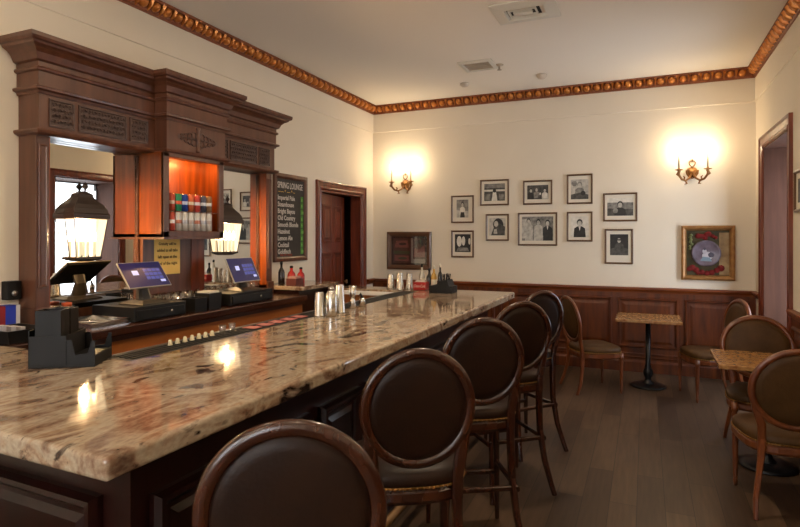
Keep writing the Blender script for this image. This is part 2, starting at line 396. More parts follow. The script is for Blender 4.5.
# left door: casing, leaf ajar into the hall
CAS = [(0, 0), (0, .030), (.016, .034), (.028, .022), (.075, .018), (.09, .026), (.105, .018), (.115, .0)]
def casing(mb, P, a0, a1, z1, w=.115):
    for st in (CAS,):
        L = [[P(a0+i, 0, h), P(a0+i, z1-i, h), P(a1-i, z1-i, h), P(a1-i, 0, h)] for i, h in st]
        n = len(L); vs = [p for l in L for p in l]; fs = []
        for k in range(n):
            k2 = (k+1) % n
            for i in range(3): fs.append((k*4+i, k*4+i+1, k2*4+i+1, k2*4+i))
        fs.append(tuple(k*4 for k in range(n))); fs.append(tuple(k*4+3 for k in range(n)))
        mb.add(vs, fs)
d1 = MB(); casing(d1, PX(XL, 1), D0-.115, D1+.115, DZ+.115)
d1.box(XL-.15, XL+.002, D0-.001, D0+.02, 0, DZ); d1.box(XL-.15, XL+.002, D1-.02, D1+.001, 0, DZ); d1.box(XL-.15, XL+.002, D0, D1, DZ-.02, DZ+.001)
door1 = struct('door_1', d1, wood_door)
leaf = MB(); lw = .98
leaf.box(0, lw, -.02, .02, .01, DZ-.03)
for a, b in ((.11, .44), (.54, .87)):
    for z0, z1 in ((.2, .78), (.9, 1.42), (1.54, 2.03)): leaf.rect(PY(-.02, -1), a, b, z0, z1, [(0, 0), (0, .004), (.02, .010), (.03, -.004), (.05, -.004), (.08, .006)])
lf = leaf.build('door_leaf', wood_door, door1, world=False)
ang = math.radians(90+11)
lf.location = Vector((XL-.06, D0+.025, 0))-Vector(door1['_w']); lf.rotation_euler = (0, 0, ang)
kn = MB().lathe([(.0, 0), (.012, .0), (.012, .03), (.028, .045), (.028, .062), (.0, .07)], (.92, -.02, 1.0), 12, 'y').build('door_knob', brass_dull, lf, world=False)
kn.scale = (1, -1, 1); kn.location = (0, -.04, 0)

# right alcove with tall window
d2 = MB(); casing(d2, PX(XR, -1), A0-.115, A1+.115, AZ+.115)
struct('trim_7', d2, wood_door)
mb = MB(); X2 = XR+.52
mb.box(XR-.002, X2, A1-.012, A1+.04, 0, AZ+.04); mb.box(XR-.002, X2, A0-.04, A0+.012, 0, AZ+.04); mb.box(XR-.002, X2, A0, A1, AZ-.012, AZ+.04)
struct('wall_alcove', mb, wood_reveal)
mb = MB(); mb.box(X2, X2+.05, A0-.04, A1+.04, 0, .46); mb.box(X2-.14, X2, A0, A1, .42, .46)
struct('trim_8', mb, wood_wain)
w3 = tag(MB().frame(PX(X2, 1), A0-.04, A1+.04, .46, AZ+.04, [(0, 0), (0, .05), (.07, .05), (.07, 0)]).build('window_3', dark_iron), kind='structure')
mb = MB(); mb.box(X2+.01, X2+.04, A0+.80, A0+.83, .5, AZ); mb.box(X2+.01, X2+.04, A0, A1, 2.06, 2.09); mb.build('glazing_bar', dark_iron, w3)
MB().box(X2+.02, X2+.025, A0, A1, .5, AZ).build('window_pane', pane_g, w3)

# ceiling fixtures
for x, y in CEIL_LAMPS:
    t = thing('unseen_ceiling_lamp', (x, y, ZC), None, 'ceiling lamp')
    t['label'] = {3.5: 'unseen ceiling downlight nearest the back wall', 1.6: 'unseen ceiling downlight above the serving aisle', .6: 'unseen ceiling downlight above the customer side of the bar', -1.2: 'unseen ceiling downlight in the front of the room'}[y]
    MB().lathe([(.085, 0), (.115, 0), (.115, -.008), (.09, -.014), (.085, -.004)], (x, y, ZC), 24).build('trim_ring', white_m, t)
    MB().lathe([(.0, -.003), (.083, -.003), (.083, -.001), (0, -.001)], (x, y, ZC), 24).build('diffuser', lamp_m, t)
v = thing('ceiling_vent', (-.93, 4.70, ZC), 'larger square white ceiling vent with open slots', 'vent')
MB().frame(PZ(ZC, -1), -1.17, -.65, 4.46, 4.90, [(0, 0), (0, .012), (.10, .03), (.11, .0)]).build('vent_frame', white_m, v)
mb = MB(); mb.rect(PZ(ZC, -1), -1.07, -.79, 4.58, 4.78, [(0, 0), (0, .002)])
mb.build('vent_throat', black_rub, v)
MB().frame(PZ(ZC-.004, -1), -1.045, -.815, 4.605, 4.755, [(0, 0), (.0, .02), (.01, .02), (.012, 0)]).build('vent_louver', white_m, v)
MB().rect(PZ(ZC-.004, -1), -1.005, -.855, 4.645, 4.715, [(0, 0), (0, .022), (.03, .026)]).build('vent_core', white_m, v)
v = thing('ceiling_vent', (-1.67, 5.97, ZC), 'smaller flat white ceiling vent close to the sprinkler', 'vent')
MB().frame(PZ(ZC, -1), -1.86, -1.49, 5.79, 6.16, [(0, 0), (0, .012), (.04, .02), (.05, .0)]).build('vent_frame', white_m, v)
mb = MB(); mb.rect(PZ(ZC, -1), -1.82, -1.53, 5.83, 6.12, [(0, 0), (0, .006)])
for k in range(5): mb.box(-1.81, -1.54, 5.85+k*.055, 5.873+k*.055, ZC-.014, ZC-.005)
mb.build('vent_grille', mat('vent_grey', 'b0a594', .6), v)
tag(MB().lathe([(.0, 0), (.045, 0), (.045, -.006), (.012, -.01), (.010, -.05), (.025, -.055), (.025, -.06), (0, -.062)], (-1.46, 6.05, ZC), 16).build('ceiling_sprinkler', mat('sprinkler_metal', 'b5a896', .4, .3)), 'small sprinkler head beside the flat white vent', 'sprinkler')
tag(MB().lathe([(.0, 0), (.06, 0), (.06, -.02), (.04, -.045), (0, -.05)], (-1.10, 6.62, ZC), 20).build('smoke_detector', mat('detector_beige', 'cdbfae', .6)), 'round smoke detector on the ceiling, right of the sprinkler', 'smoke detector')
tag(MB().lathe([(.0, 0), (.055, 0), (.055, -.018), (.035, -.04), (0, -.045)], (-2.03, 6.62, ZC), 20).build('smoke_detector', MATS['detector_beige']), 'round smoke detector on the ceiling, left of the sprinkler near the left corner', 'smoke detector')

# ================================================================== BAR
ct = thing('bar_countertop', (-1.6, 3, 1.01), 'long polished brown granite bar top wrapping round the serving aisle', 'countertop')
OUT = [(-3.61, 1.03), (-1.222, .978), (-1.18, 5.54), (-3.06, 5.54), (-3.06, 5.22), (-2.09, 5.22), (-2.09, 1.80), (-3.61, 1.78)]
g = MB().prism(OUT, 1.006, 1.07).build('granite_slab', granite_m, ct, bevel=.014)
g.modifiers['bevel'].segments = 4
bb = thing('bar_counter', (-1.6, 3, 0), 'dark mahogany panelled bar base under the granite top', 'bar counter')
B = [(-3.61, 1.27), (-1.42, 1.22), (-1.42, 5.40), (-3.06, 5.40), (-3.06, 5.29), (-2.02, 5.29), (-2.02, 1.72), (-3.61, 1.70)]
MB().prism(B, .0, 1.006).build('carcass', wood_bar, bb)
fr = [(-3.61, 1.27), (-1.42, 1.22), (-1.42, 5.40), (-3.06, 5.40)]
MB().sweep(fr, [(0, .93), (.02, .935), (.03, .96), (.05, .985), (.055, 1.006), (0, 1.006)], 1).build('bed_moulding', wood_bar, bb)
MB().sweep(fr, [(0, 0), (.035, 0), (.035, .12), (.02, .14), (0, .15)], 1).build('plinth', wood_bar, bb)
PST = [(0, 0), (0, .020), (.010, .044), (.026, .046), (.050, .020), (.056, .008), (.075, .008), (.10, .020)]
for k in range(8):
    y0 = 1.29+k*.49; MB().rect(PX(-1.42, 1), y0, y0+.40, .20, .815, PST).build('front_panel', wood_bar, bb)
dd = Vector((-3.61+1.42, 1.27-1.22)).normalized(); nn = Vector((dd.y, -dd.x)); nn = nn if nn.y < 0 else -nn
def PN(a, b, h): return (-1.42+dd.x*a+nn.x*h, 1.22+dd.y*a+nn.y*h, b)
for k in range(3): MB().rect(PN, .12+k*.70, .12+k*.70+.62, .20, .82, PST).build('front_panel', wood_bar, bb)
# footrail
f = thing('foot_rail', (-1.22, 3, 0), 'worn brass foot rail running along the foot of the bar', 'foot rail')
MB().tube([(-1.22, 1.1, .145), (-1.22, 5.35, .145)], .022, 12).build('rail', brass_dull, f)
for k in range(4):
    y = 1.5+k*1.2
    MB().tube([(-1.22, y, .14), (-1.27, y, .10), (-1.385, y, .07)], .014, 8).build('bracket', brass_dull, f)
# black drip rail along the inner edge of the long bar
r = thing('bar_drip_rail', (-2.17, 3.3, 1.0), 'black rubber and steel drip rail along the inner edge of the bar', 'drip rail')
mb = MB(); mb.box(-2.25, -2.09, 1.80, 5.22, 1.03, 1.066); mb.build('tray', black_rub, r)
mb = MB(); mb.box(-2.262, -2.25, 1.80, 5.22, 1.0, 1.072); mb.build('steel_lip', steel_dull, r)
mb = MB()
for k in range(4): mb.box(-2.235+k*.034, -2.222+k*.034, 1.83, 5.20, 1.066, 1.070)
mb.build('rubber_ribs', black_rub, r)
# bright steel edge of the far leg
st = thing('steel_edge_strip', (-2.6, 5.21, 1.0), 'bright stainless steel strip along the inner edge of the far end of the bar', 'edge strip')
MB().box(-3.00, -2.264, 5.206, 5.220, 1.008, 1.050).build('strip', mat('satin_steel', 'efece6', .4, .15), st, bevel=.002)
for x in (-2.85, -2.35): MB().box(x-.012, x+.012, 5.21, 5.262, .985, 1.008).build('bracket', steel_dull, st)
MB().box(-3.05, -2.03, 5.265, 5.289, .15, 1.0).build('aisle_panel', wood_back, bb)
def bottle(c, h, r, body, cap, label, cat='bottle', group=None, name='bottle', lab=None, capn='cap'):
    x, y, z = c
    t = thing(name, c, label, cat, group)
    MB().lathe([(0, 0), (r*.95, 0), (r, .008), (r, h*.52), (r*.8, h*.62), (r*.38, h*.72), (r*.34, h*.88), (0, h*.88)], c, 14).build('bottle_body', body, t)
    MB().lathe([(0, h*.87), (r*.42, h*.87), (r*.42, h*.97), (r*.25, h), (0, h)], c, 12).build(capn, cap, t)
    if lab: MB().lathe([(r*1.02, h*.14), (r*1.03, h*.15), (r*1.03, h*.42), (r*1.02, h*.43)], c, 14).build('label_band', lab, t)
    return t
t = thing('pourer_cap', (-2.2, 2.128, 1.070), 'small cream cap standing in the row on the black drip rail', 'cap', 'cream caps on the drip rail')
MB().lathe([(0, 0), (.013, 0), (.013, .006), (.010, .009), (.0095, .024), (.006, .028), (0, .028)], (-2.2, 2.128, 1.070), 12).build('cap_body', white_pl, t)
for k in range(1, 7): place(t, (-2.2, 2.128+k*.05, 1.070), 0, 'small cream cap standing in the row on the black drip rail')

# ---------------------------------------------------------------- back counter
bc = thing('back_counter', (-3.3, 3.2, 0), 'long dark wooden back counter below the mirrors', 'counter')
MB().box(-3.615, -3.0, 1.82, 4.62, 1.0, 1.055).build('counter_top', mat('back_counter_top', '3a1d12', .25, coat=.5), bc, bevel=.008)
MB().box(-3.615, -3.06, 1.82, 4.62, 0.0, 1.0).build('carcass', wood_back, bc)
MB().box(-3.06, -3.03, 1.82, 4.62, .965, 1.0).build('apron', mat('back_counter_apron', '3a1a0c', .35, coat=.3), bc)
for k in range(4):
    y0 = 1.86+k*.69
    d = MB().rect(PX(-3.06, 1), y0, y0+.65, .12, .88, [(0, 0), (0, .02), (.07, .02), (.08, .008), (.11, .008), (.14, .018)]).build('cabinet_door', wood_back, bc)
    MB().lathe([(0, .0), (.006, 0), (.006, .015), (.014, .022), (.012, .03), (0, .032)], (-3.041, y0+.06+(.53 if k % 2 == 0 else 0), .62), 10, 'x').build('knob', brass_dull, d)
# raised ledge at the far corner
lg = thing('corner_ledge', (-3.35, 5.1, 0), 'raised granite topped corner ledge beside the chalkboard', 'counter')
MB().box(-3.615, -3.08, 4.66, 5.38, 1.085, 1.125).build('granite_slab', granite_m, lg, bevel=.006)
MB().box(-3.615, -3.14, 4.68, 5.34, 0, 1.085).build('carcass', wood_bar, lg)

# ---------------------------------------------------------------- mirrored back bar cabinet
cb = thing('back_bar_cabinet', (-3.5, 3.45, 1.055), 'tall carved mahogany back bar cabinet with two mirrors and a crown cornice', 'cabinet')
XF, XC = -3.42, -3.30       # side bay front, centre bay front
Y0, Y1, C0, C1 = 2.27, 4.66, 3.16, 3.80
pathc = [(XL+.002, Y0), (XF, Y0), (XF, C0), (XC, C0), (XC, C1), (XF, C1), (XF, Y1), (XL+.002, Y1)]
crown = [(-.05, 2.70), (.018, 2.70), (.034, 2.708), (.040, 2.722), (.050, 2.745), (.072, 2.768), (.10, 2.782), (.106, 2.795), (.122, 2.800), (.130, 2.815), (.130, 2.838), (-.05, 2.838)]
MB().sweep(pathc, crown, 1).build('crown_cornice', wood_cab, cb)
MB().sweep(pathc, [(-.05, 2.548), (.012, 2.548), (.012, 2.640), (.026, 2.646), (.030, 2.656), (.026, 2.666), (.014, 2.672), (.014, 2.70), (-.05, 2.70)], 1).build('cornice_band', wood_cab, cb)
MB().sweep(pathc, [(-.05, 2.505), (.010, 2.505), (.016, 2.520), (.036, 2.528), (.038, 2.542), (.03, 2.548), (-.05, 2.548)], 1).build('bead_moulding', wood_cab, cb)
MB().sweep(pathc, [(-.05, 2.285), (0, 2.285), (0, 2.505), (-.05, 2.505)], 1).build('frieze', wood_cab, cb)
MB().sweep(pathc, [(-.05, 2.250), (.004, 2.250), (.028, 2.262), (.034, 2.275), (.03, 2.285), (-.05, 2.285)], 1).build('ledge_moulding', wood_cab, cb)
mb = MB(); mb.box(XL+.002, XF, Y0, Y1, 2.80, 2.83); mb.box(XF, XC, C0, C1, 2.80, 2.83); mb.box(XL+.002, XF-.02, Y0+.02, Y1-.02, 2.252, 2.27); mb.build('top_board', wood_cab, cb)
# carved frieze panels
def carve(mb, P, a0, a1, b0, b1, seed):
    rr = random.Random(seed); ca, cbb = (a0+a1)/2, (b0+b1)/2
    n = max(3, int((a1-a0)/.036))
    for i in range(n):
        for j in range(4):
            a = a0+.006+(a1-a0-.012)*(i+.5)/n; b = b0+.004+(b1-b0-.008)*(j+.5)/4
            s = 1 if (i+j) % 2 else -1; pts = []
            for k in range(9):
                t = k/8*1.6*PI; q = .019*(1-k/11); pts.append(P(a+s*q*math.cos(t), b+q*math.sin(t), .006))
            mb.tube(pts, [.0055*(1-k/14) for k in range(9)], 6)
            mb.lathe([(0, 0), (.006, .0)], P(a, b, .006), 6)
    return mb
PF = PX(XF, 1)
for a0, a1 in ((2.33, 2.50), (2.53, 2.90), (2.93, 3.09), (3.87, 3.97), (4.00, 4.38), (4.41, 4.58)):
    p = MB().rect(PF, a0, a1, 2.310, 2.485, [(0, 0), (0, .010), (.008, .010), (.012, .001)]).build('carved_panel', wood_carve, cb)
    carve(MB(), PX(XF+.001, 1), a0+.012, a1-.012, 2.322, 2.473, int(a0*100)).build('scroll_carving', wood_carve, p)
# centre bay applied carving: scroll lozenge with a baluster
mb = MB(); cy, cz = (C0+C1)/2, 2.395; P = PX(XC, 1)
for s in (-1, 1):
    for q in range(4):
        a = cy+s*(.045+q*.042); sz = .026*(1-q*.16)
        for u in (-1, 1):
            mb.tube([P(a+s*sz*math.cos(t), cz+u*(.030*(1-q*.22))+u*sz*math.sin(t), .004) for t in [k/9*1.7*PI for k in range(10)]], [.006*(1-k/16) for k in range(10)], 6)
    mb.tube([P(cy+s*.02, cz, .004), P(cy+s*.20, cz, .004)], [.006, .003], 6)
    mb.ell(P, cy+s*.205, cz, .012, .02, .006)
mb.build('scroll_carving', wood_carve, cb)
MB().lathe([(.0, -.105), (.018, -.105), (.02, -.085), (.012, -.075), (.014, -.03), (.018, 0), (.014, .05), (.012, .075), (.02, .085), (.018, .10), (0, .105)], P(cy, cz, .002), 12).build('baluster', wood_cab, cb)
# posts
for a, b in ((Y0, Y0+.085), (Y1-.085, Y1)):
    mb = MB(); mb.box(XL+.002, XF-.03, a, b, 1.055, 2.252)
    mb.rect(PX(XF-.03, 1), a+.012, b-.012, 1.30, 2.20, [(0, 0), (0, .008), (.008, .012), (.016, .003)])
    mb.box(XL+.002, XF-.01, a-.008 if a == Y0 else a, b if a == Y0 else b+.008, 1.055, 1.17)
    mb.build('post', wood_cab, cb, bevel=.003)
for y in (Y0+.085, Y1-.091): MB().box(-3.549, XF-.032, y, y+.006, 1.14, 2.25).build('lit_side_face', wood_lit, cb)  # post faces coloured orange for the lantern glow
# mirrors
XM = -3.55
MB().box(XL+.002, -3.545, Y0+.085, Y1-.085, 1.055, 1.13).build('backsplash', wood_cab, cb)
for a, b in ((Y0+.085, C0-.03), (C1-.04, Y1-.085)):
    mb = MB().box(XM-.012, XM, a, b, 1.13, 2.25).build('mirror', mirror_m, cb)
MB().box(XL+.002, XM-.012, Y0+.08, Y1-.08, 1.13, 2.25).build('backboard', wood_cab, cb)
# centre display box
D0_, D1_ = 3.115, 3.765; XB = -3.29
mb = MB(); zb, zt = 1.615, 2.252
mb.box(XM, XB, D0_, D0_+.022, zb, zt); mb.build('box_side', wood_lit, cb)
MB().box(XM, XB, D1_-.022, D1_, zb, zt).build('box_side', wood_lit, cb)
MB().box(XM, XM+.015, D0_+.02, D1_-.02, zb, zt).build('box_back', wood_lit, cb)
MB().box(XM, XB, D0_, D1_, zb-.001, zb+.025).build('box_bottom', wood_cab, cb)
mb = MB(); mb.box(XB-.02, XB+.006, D0_, D0_+.055, zb, zt); mb.box(XB-.02, XB+.006, D1_-.055, D1_, zb, zt); mb.box(XB-.02, XB+.006, D0_, D1_, zt-.03, zt+.002); mb.box(XB-.02, XB+.006, D0_, D1_, zb, zb+.045)
mb.build('face_frame', wood_cab, cb, bevel=.003)
MB().box(XM-.001, XB+.02, D0_-.012, D1_+.012, zb-.016, zb).build('box_ledge', wood_cab, cb)
# pier under box
mb = MB(); mb.box(XM-.01, -3.50, 3.12, 3.76, 1.13, 1.60); mb.build('pier_panel', wood_cab, cb)
MB().box(-3.50, -3.492, 3.61, 3.76, 1.13, 1.60).build('pier_strip', wood_door, cb)
# rope mouldings beside the mirrors
for y in (C0-.052, C1-.025, Y1-.099, Y0+.099):
    mb = MB(); pts = []
    for s in (0, PI):
        mb.tube([(XM+.008+.006*math.cos(z*150+s), y+.006*math.sin(z*150+s), z) for z in [1.13+i*.0075 for i in range(int(1.11/.0075))]], .0065, 5)
    mb.build('rope_moulding', wood_cab, cb)
# strip light under top of the box (real LED strip)
MB().box(-3.323, -3.311, D0_+.06, D1_-.06, zt-.014, zt-.004).build('strip_light', mat('lit_strip', 'ffb060', .4, emis='ff9c40', estr=3), cb)
area('box_strip_glow', (-3.325, 3.44, zt-.016), (0, .9, 0), .02, .5, 3.0, (1, .50, .16))

# ---------------------------------------------------------------- yellow notice and wall box
s = thing('paper_notice', (-3.497, 3.35, 1.31), 'yellow printed paper notice taped below the display box', 'notice')
MB().box(-3.4995, -3.4975, 3.225, 3.488, 1.318, 1.600).build('paper', paper_y, s)
for k, (tx, sz) in enumerate((('Gratuity will be', .030), ('added to all tabs', .033), ('left open at the', .033), ('end of the night', .033))):
    text('lettering', tx, sz, textP(-3.4974, 3.357, 1.552-k*.052, 'x'), ink, s, .95, 'CENTER', .0004, bold=.0008)
b = thing('wall_control_box', (-3.59, 2.18, 1.22), 'small black box mounted on the wall left of the cabinet', 'control box')
MB().box(-3.619, -3.56, 2.165, 2.255, 1.23, 1.345).build('housing', black_pl, b, bevel=.006)
MB().lathe([(0, 0), (.018, 0), (.016, .01), (0, .012)], (-3.56, 2.21, 1.27), 12, 'x').build('dial', steel_dull, b)

# ---------------------------------------------------------------- cans
CANS_T = [('b04a38', 'c9b8a8'), ('2f8a62', 'd0573a'), ('22408f', 'b9bfd6'), ('c0603a', 'd8c9ae'), ('b8433a', 'c9c3c8'), ('4a4a58', 'c8c8cc'), ('8a6a4c', 'd5cfc6')]
CN = ['red and silver', 'green and orange', 'blue and silver', 'orange and cream', 'red and white', 'charcoal and silver', 'brown and silver']
CANS_B = [('b98a5a', 'c9b8a8'), ('b04838', 'd5ccc8')]+[('c8c4be', 'b8b4b0')]*6
def can(c, r, h, base, band, label, group=None):
    t = thing('drink_can', c, label, 'can', group)
    m1 = mat('can_'+base, base, .3, .45); m2 = mat('can_'+band, band, .3, .45)
    MB().lathe([(0, .003), (r*.78, .0), (r, .008), (r, h-.012), (r*.86, h-.001), (r*.84, h)], c, 16).build('can_body', m1, t)
    MB().lathe([(r*1.01, h*.40), (r*1.015, h*.41), (r*1.015, h*.58), (r*1.01, h*.59)], c, 16).build('printed_band', m2, t)
    MB().lathe([(0, h-.004), (r*.83, h-.004), (r*.86, h+.001), (r*.8, h-.002)], c, 16).build('can_lid', steel, t)
    return t
zc = 1.662; ch = .148; cr = .0325
names_t = ['leftmost', 'second', 'third', 'fourth', 'fifth', 'sixth', 'last']
for k in range(7):
    can((-3.335, 3.222+k*.0665+.01, zc+ch+.006), cr, .136, CANS_T[k][0], CANS_T[k][1], CN[k]+' drink can in the upper row of the display box', 'drink cans in the display box')
for k in range(7):
    first = k == 0
    can((-3.335, 3.222+k*.0665+.01, zc), cr, ch, 'c8c4be' if k else 'b04838', 'd5ccc8' if k == 0 else ('a89a92', 'b06a50', 'a8a4a8')[k % 3],
        'red and white drink can at the left end of the lower row' if first else 'plain silver tall drink can in the lower row of the display box',
        'drink cans in the display box' if first else 'silver cans in the lower row')
# thin acrylic shelf between the rows and riser under
t = thing('can_shelf', (-3.4, 3.44, zc+ch), 'thin clear shelf between the two rows of cans', 'shelf')
MB().box(XM+.016, -3.298, D0_+.024, D1_-.024, zc+ch+.001, zc+ch+.006).build('shelf_board', clear, t)
t = thing('can_riser', (-3.4, 3.44, 1.64), 'low dark riser board under the cans', 'riser')
MB().box(XM+.016, -3.298, D0_+.06, D1_-.06, 1.640, zc).build('riser_board', wood_cab, t)

# ---------------------------------------------------------------- lanterns (half lanterns fixed to mirrors)
def lantern(y, label):
    t = thing('wall_lantern', (XM, y, 1.45), label, 'lantern', 'lanterns on the back bar mirrors')
    def hl(w, d, z): return [(XM+.001, y-w, z), (XM+.001+d, y-w, z), (XM+.001+d, y+w, z), (XM+.001, y+w, z)]
    roof = [hl(.128, .094, 1.738), hl(.136, .102, 1.742), hl(.138, .104, 1.772), hl(.130, .096, 1.780), hl(.124, .090, 1.81), hl(.104, .075, 1.84), hl(.078, .056, 1.865), hl(.058, .042, 1.888), hl(.052, .040, 1.905), hl(.055, .042, 1.91), hl(.030, .026, 1.925), hl(.014, .02, 1.932)]
    MB().loops(roof).build('roof', dark_iron, t)
    f = MB().lathe([(0, 0), (.008, 0), (.006, .012), (.016, .02), (.020, .032), (.014, .044), (.005, .05), (.003, .062), (0, .064)], (XM+.030, y, 1.932), 12).build('finial', dark_iron, t)
    mb = MB()
    lo, hi = hl(.092, .064, 1.478), hl(.126, .092, 1.742)
    for i in range(4): mb.tube([lo[i], hi[i]], .0035, 6)
    for L in (lo, hi): mb.tube(L, .0045, 6)
    mb.build('frame_bars', dark_iron, t)
    mb = MB()
    lo2, hi2 = hl(.090, .062, 1.480), hl(.124, .090, 1.740)
    mb.add(lo2+hi2, [(i, i+1, i+5, i+4) for i in range(3)]); mb.build('glass_pane', pane_l, t)
    MB().loops([hl(.05, .04, 1.45), hl(.08, .054, 1.458), hl(.098, .070, 1.466), hl(.098, .070, 1.480)]).build('base', dark_iron, t)
    for dy in (-.05, 0, .05):
        x = XM+.054
        c = MB().lathe([(0, 0), (.011, 0), (.011, .105), (0, .105)], (x, y+dy, 1.48), 10).build('candle_sleeve', wick_m, t)
        MB().lathe([(0, 0), (.009, .004), (.016, .03), (.012, .06), (.003, .085), (0, .087)], (x, y+dy, 1.585), 10).build('bulb', bulb2_m, c)
    point('lantern_light', (XM+.022, y, 1.62), LANTERN_W, (1, .62, .28), .03, t)
    return t
lantern(2.655, 'lit iron wall lantern on the left mirror, nearer the camera')
lantern(4.085, 'lit iron wall lantern on the right mirror, beside the display box')

# ---------------------------------------------------------------- terminals and counter clutter
ZB = 1.055
def rot2(cx, cy, x, y, a): return cx+x*math.cos(a)-y*math.sin(a), cy+x*math.sin(a)+y*math.cos(a)
def drawer(y0, y1, x1, label):
    t = thing('cash_drawer', (x1-.2, (y0+y1)/2, ZB), label, 'cash drawer', 'cash drawers under the till screens')
    MB().box(x1-.40, x1, y0, y1, ZB+.004, ZB+.098).build('housing', black_pl, t, bevel=.004)
    d = MB().rect(PX(x1, 1), y0+.02, y1-.02, ZB+.014, ZB+.075, [(0, 0), (0, .006), (.004, .008)]).build('drawer_front', black_pl, t)
    MB().lathe([(0, .0), (.010, 0), (.010, .006), (0, .008)], (x1+.008, y0+(y1-y0)*.68, ZB+.045), 12, 'x').build('lock', steel, d)
    mb = MB()
    for a in (y0+.03, y1-.03):
        for b in (x1-.37, x1-.03): mb.box(b-.01, b+.01, a-.01, a+.01, ZB, ZB+.005)
    mb.build('rubber_foot', black_rub, t); return t
drawer(2.66, 3.11, -3.06, 'black cash drawer under the nearer till screen')
drawer(3.61, 4.17, -3.08, 'black cash drawer under the farther till screen')
def terminal(y0, y1, zc0, label, xb=-3.12, z_low=1.275, z_hi=1.435, xt=-3.30, skew=.05):
    cy = (y0+y1)/2; t = thing('till_terminal', (-3.25, cy, 1.153), label, 'till screen', 'till terminals on the back counter')
    d = Vector((xt-xb, skew, z_hi-z_low)); n = d.cross(Vector((0, -1, 0))).normalized()
    if n.x < 0: n = -n
    O = Vector((xb, y0, z_low))
    P = lambda a, b, h: tuple(O+Vector((0, 1, 0))*a+d.normalized()*b+n*h)
    Wd, H = y1-y0, d.length
    MB().rect(P, 0, Wd, 0, H, [(.012, -.020), (0, -.012), (0, -.001)]).build('screen_housing', black_pl, t)
    MB().frame(P, -.002, Wd+.002, -.002, H+.002, [(0, -.008), (0, .001), (.006, .001), (.006, -.008)]).build('silver_rim', silver_pl, t)
    sc = MB().rect(P, .004, Wd-.004, .004, H-.004, [(0, 0), (0, .002)]).build('display', screen_m, t)
    mb = MB(); mb.rect(P, Wd*.22, Wd*.36, H*.48, H*.66, [(0, .002), (0, .003)]); mb.build('screen_icon', icon_m, sc)
    mb = MB()
    for i in range(4):
        for j in range(3): mb.rect(P, Wd*(.50+i*.105), Wd*(.59+i*.105), H*(.28+j*.16), H*(.40+j*.16), [(0, .002), (0, .0026)])
    mb.build('screen_keys', icon2_m, sc)
    MB().rect(P, Wd*.80, Wd*.92, H*.16, H*.25, [(0, .002), (0, .003)]).build('screen_icon', icon_m, sc)
    # neck and foot
    mid = O+Vector((0, 1, 0))*Wd/2+d.normalized()*H*.45-n*.02
    MB().bar([mid, mid+Vector((-.02, 0, -.06)), (mid.x+.0, mid.y, 1.175)], [.09, .08, .11], [.03, .035, .05], (0, 1, 0)).build('neck', grey_pl, t)
    MB().loops([[(mid.x-.11*s, mid.y-.12*s, z), (mid.x+.12*s, mid.y-.12*s, z), (mid.x+.12*s, mid.y+.12*s, z), (mid.x-.11*s, mid.y+.12*s, z)] for s, z in ((1, 1.153), (1, 1.160), (.6, 1.18))]).build('foot', grey_pl, t, bevel=.003)
    return t
terminal(2.675, 3.03, 1.36, 'purple lit touch screen till on the nearer cash drawer')
terminal(3.72, 4.06, 1.34, 'blue lit touch screen till on the farther cash drawer', xb=-3.13, z_low=1.235, z_hi=1.43, xt=-3.27)
# black bins and small things beside the tills
def bin_(x0, x1, y0, y1, h, label, top=None):
    t = thing('counter_bin', ((x0+x1)/2, (y0+y1)/2, ZB), label, 'bin')
    mb = MB().rect(PZ(ZB, 1), x0, x1, y0, y1, [(0, 0), (-.004, h), (.004, h), (.006, .01)]); mb.build('bin_body', black_pl, t)
    if top: MB().box(x0+.01, x1-.01, y0+.01, y1-.01, ZB+.012, ZB+h+.012).build('napkin_stack', top, t)
    return t
bin_(-3.20, -3.08, 3.22, 3.34, .10, 'low empty black bin between the two cash drawers')
bin_(-3.22, -3.08, 3.37, 3.50, .125, 'taller black bin holding white paper napkins', mat('napkin_paper', 'd0c9bd', .9))
# tumblers along the mirrors
def tumbler(c, r, h, label, group):
    t = MB(); t.lathe([(0, .0), (r*.8, 0), (r, h), (r*.93, h), (r*.74, .008), (0, .008)], c, 14)
    return tag(t.build('drinking_glass', clear), label, 'glass', group)
g0 = tumbler((-3.46, 3.15, ZB), .034, .12, 'upturned clear tumbler on the back counter below the notice', 'tumblers below the notice')
for i in range(2):
    for j in range(6):
        if i+j == 0: continue
        c = copy_tree(g0); c.location = Vector((-3.46+i*.078, 3.15+j*.078, ZB)); 
g1 = copy_tree(g0); g1.location = (-3.47, 3.68, ZB); tag(g1, 'clear tumbler in the row in front of the right mirror', 'glass', 'tumblers in front of the right mirror')
for j in range(1, 10): c = copy_tree(g1); c.location = (-3.51+.0*j, 3.68+j*.083, ZB); 
g1.location = (-3.51, 3.68, ZB)
# steel serving tray and low items near the left mirror
t = thing('serving_tray', (-3.28, 2.5, ZB), 'long steel tray of bar tools in front of the left mirror', 'tray')
MB().frame(PZ(ZB, 1), -3.45, -3.10, 2.38, 2.66, [(0, 0), (-.006, .03), (.004, .032), (.01, .004), (.16, .004), (.16, 0)]).build('tray_rim', steel, t)
MB().tube([(-3.40, 2.42, ZB+.014), (-3.18, 2.60, ZB+.014)], .006, 6).build('bar_spoon', steel, t)
bx = thing('juice_jug', (-3.50, 2.52, ZB), 'short orange capped steel jug at the foot of the left mirror', 'jug')
MB().lathe([(0, 0), (.045, 0), (.05, .05), (.04, .10), (.03, .11), (0, .11)], (-3.49, 2.50, ZB), 16).build('jug_body', steel, bx)
MB().lathe([(0, 0), (.03, 0), (.03, .02), (0, .024)], (-3.49, 2.50, ZB+.11), 14).build('cap', mat('orange_plastic', 'c0501c', .4), bx)
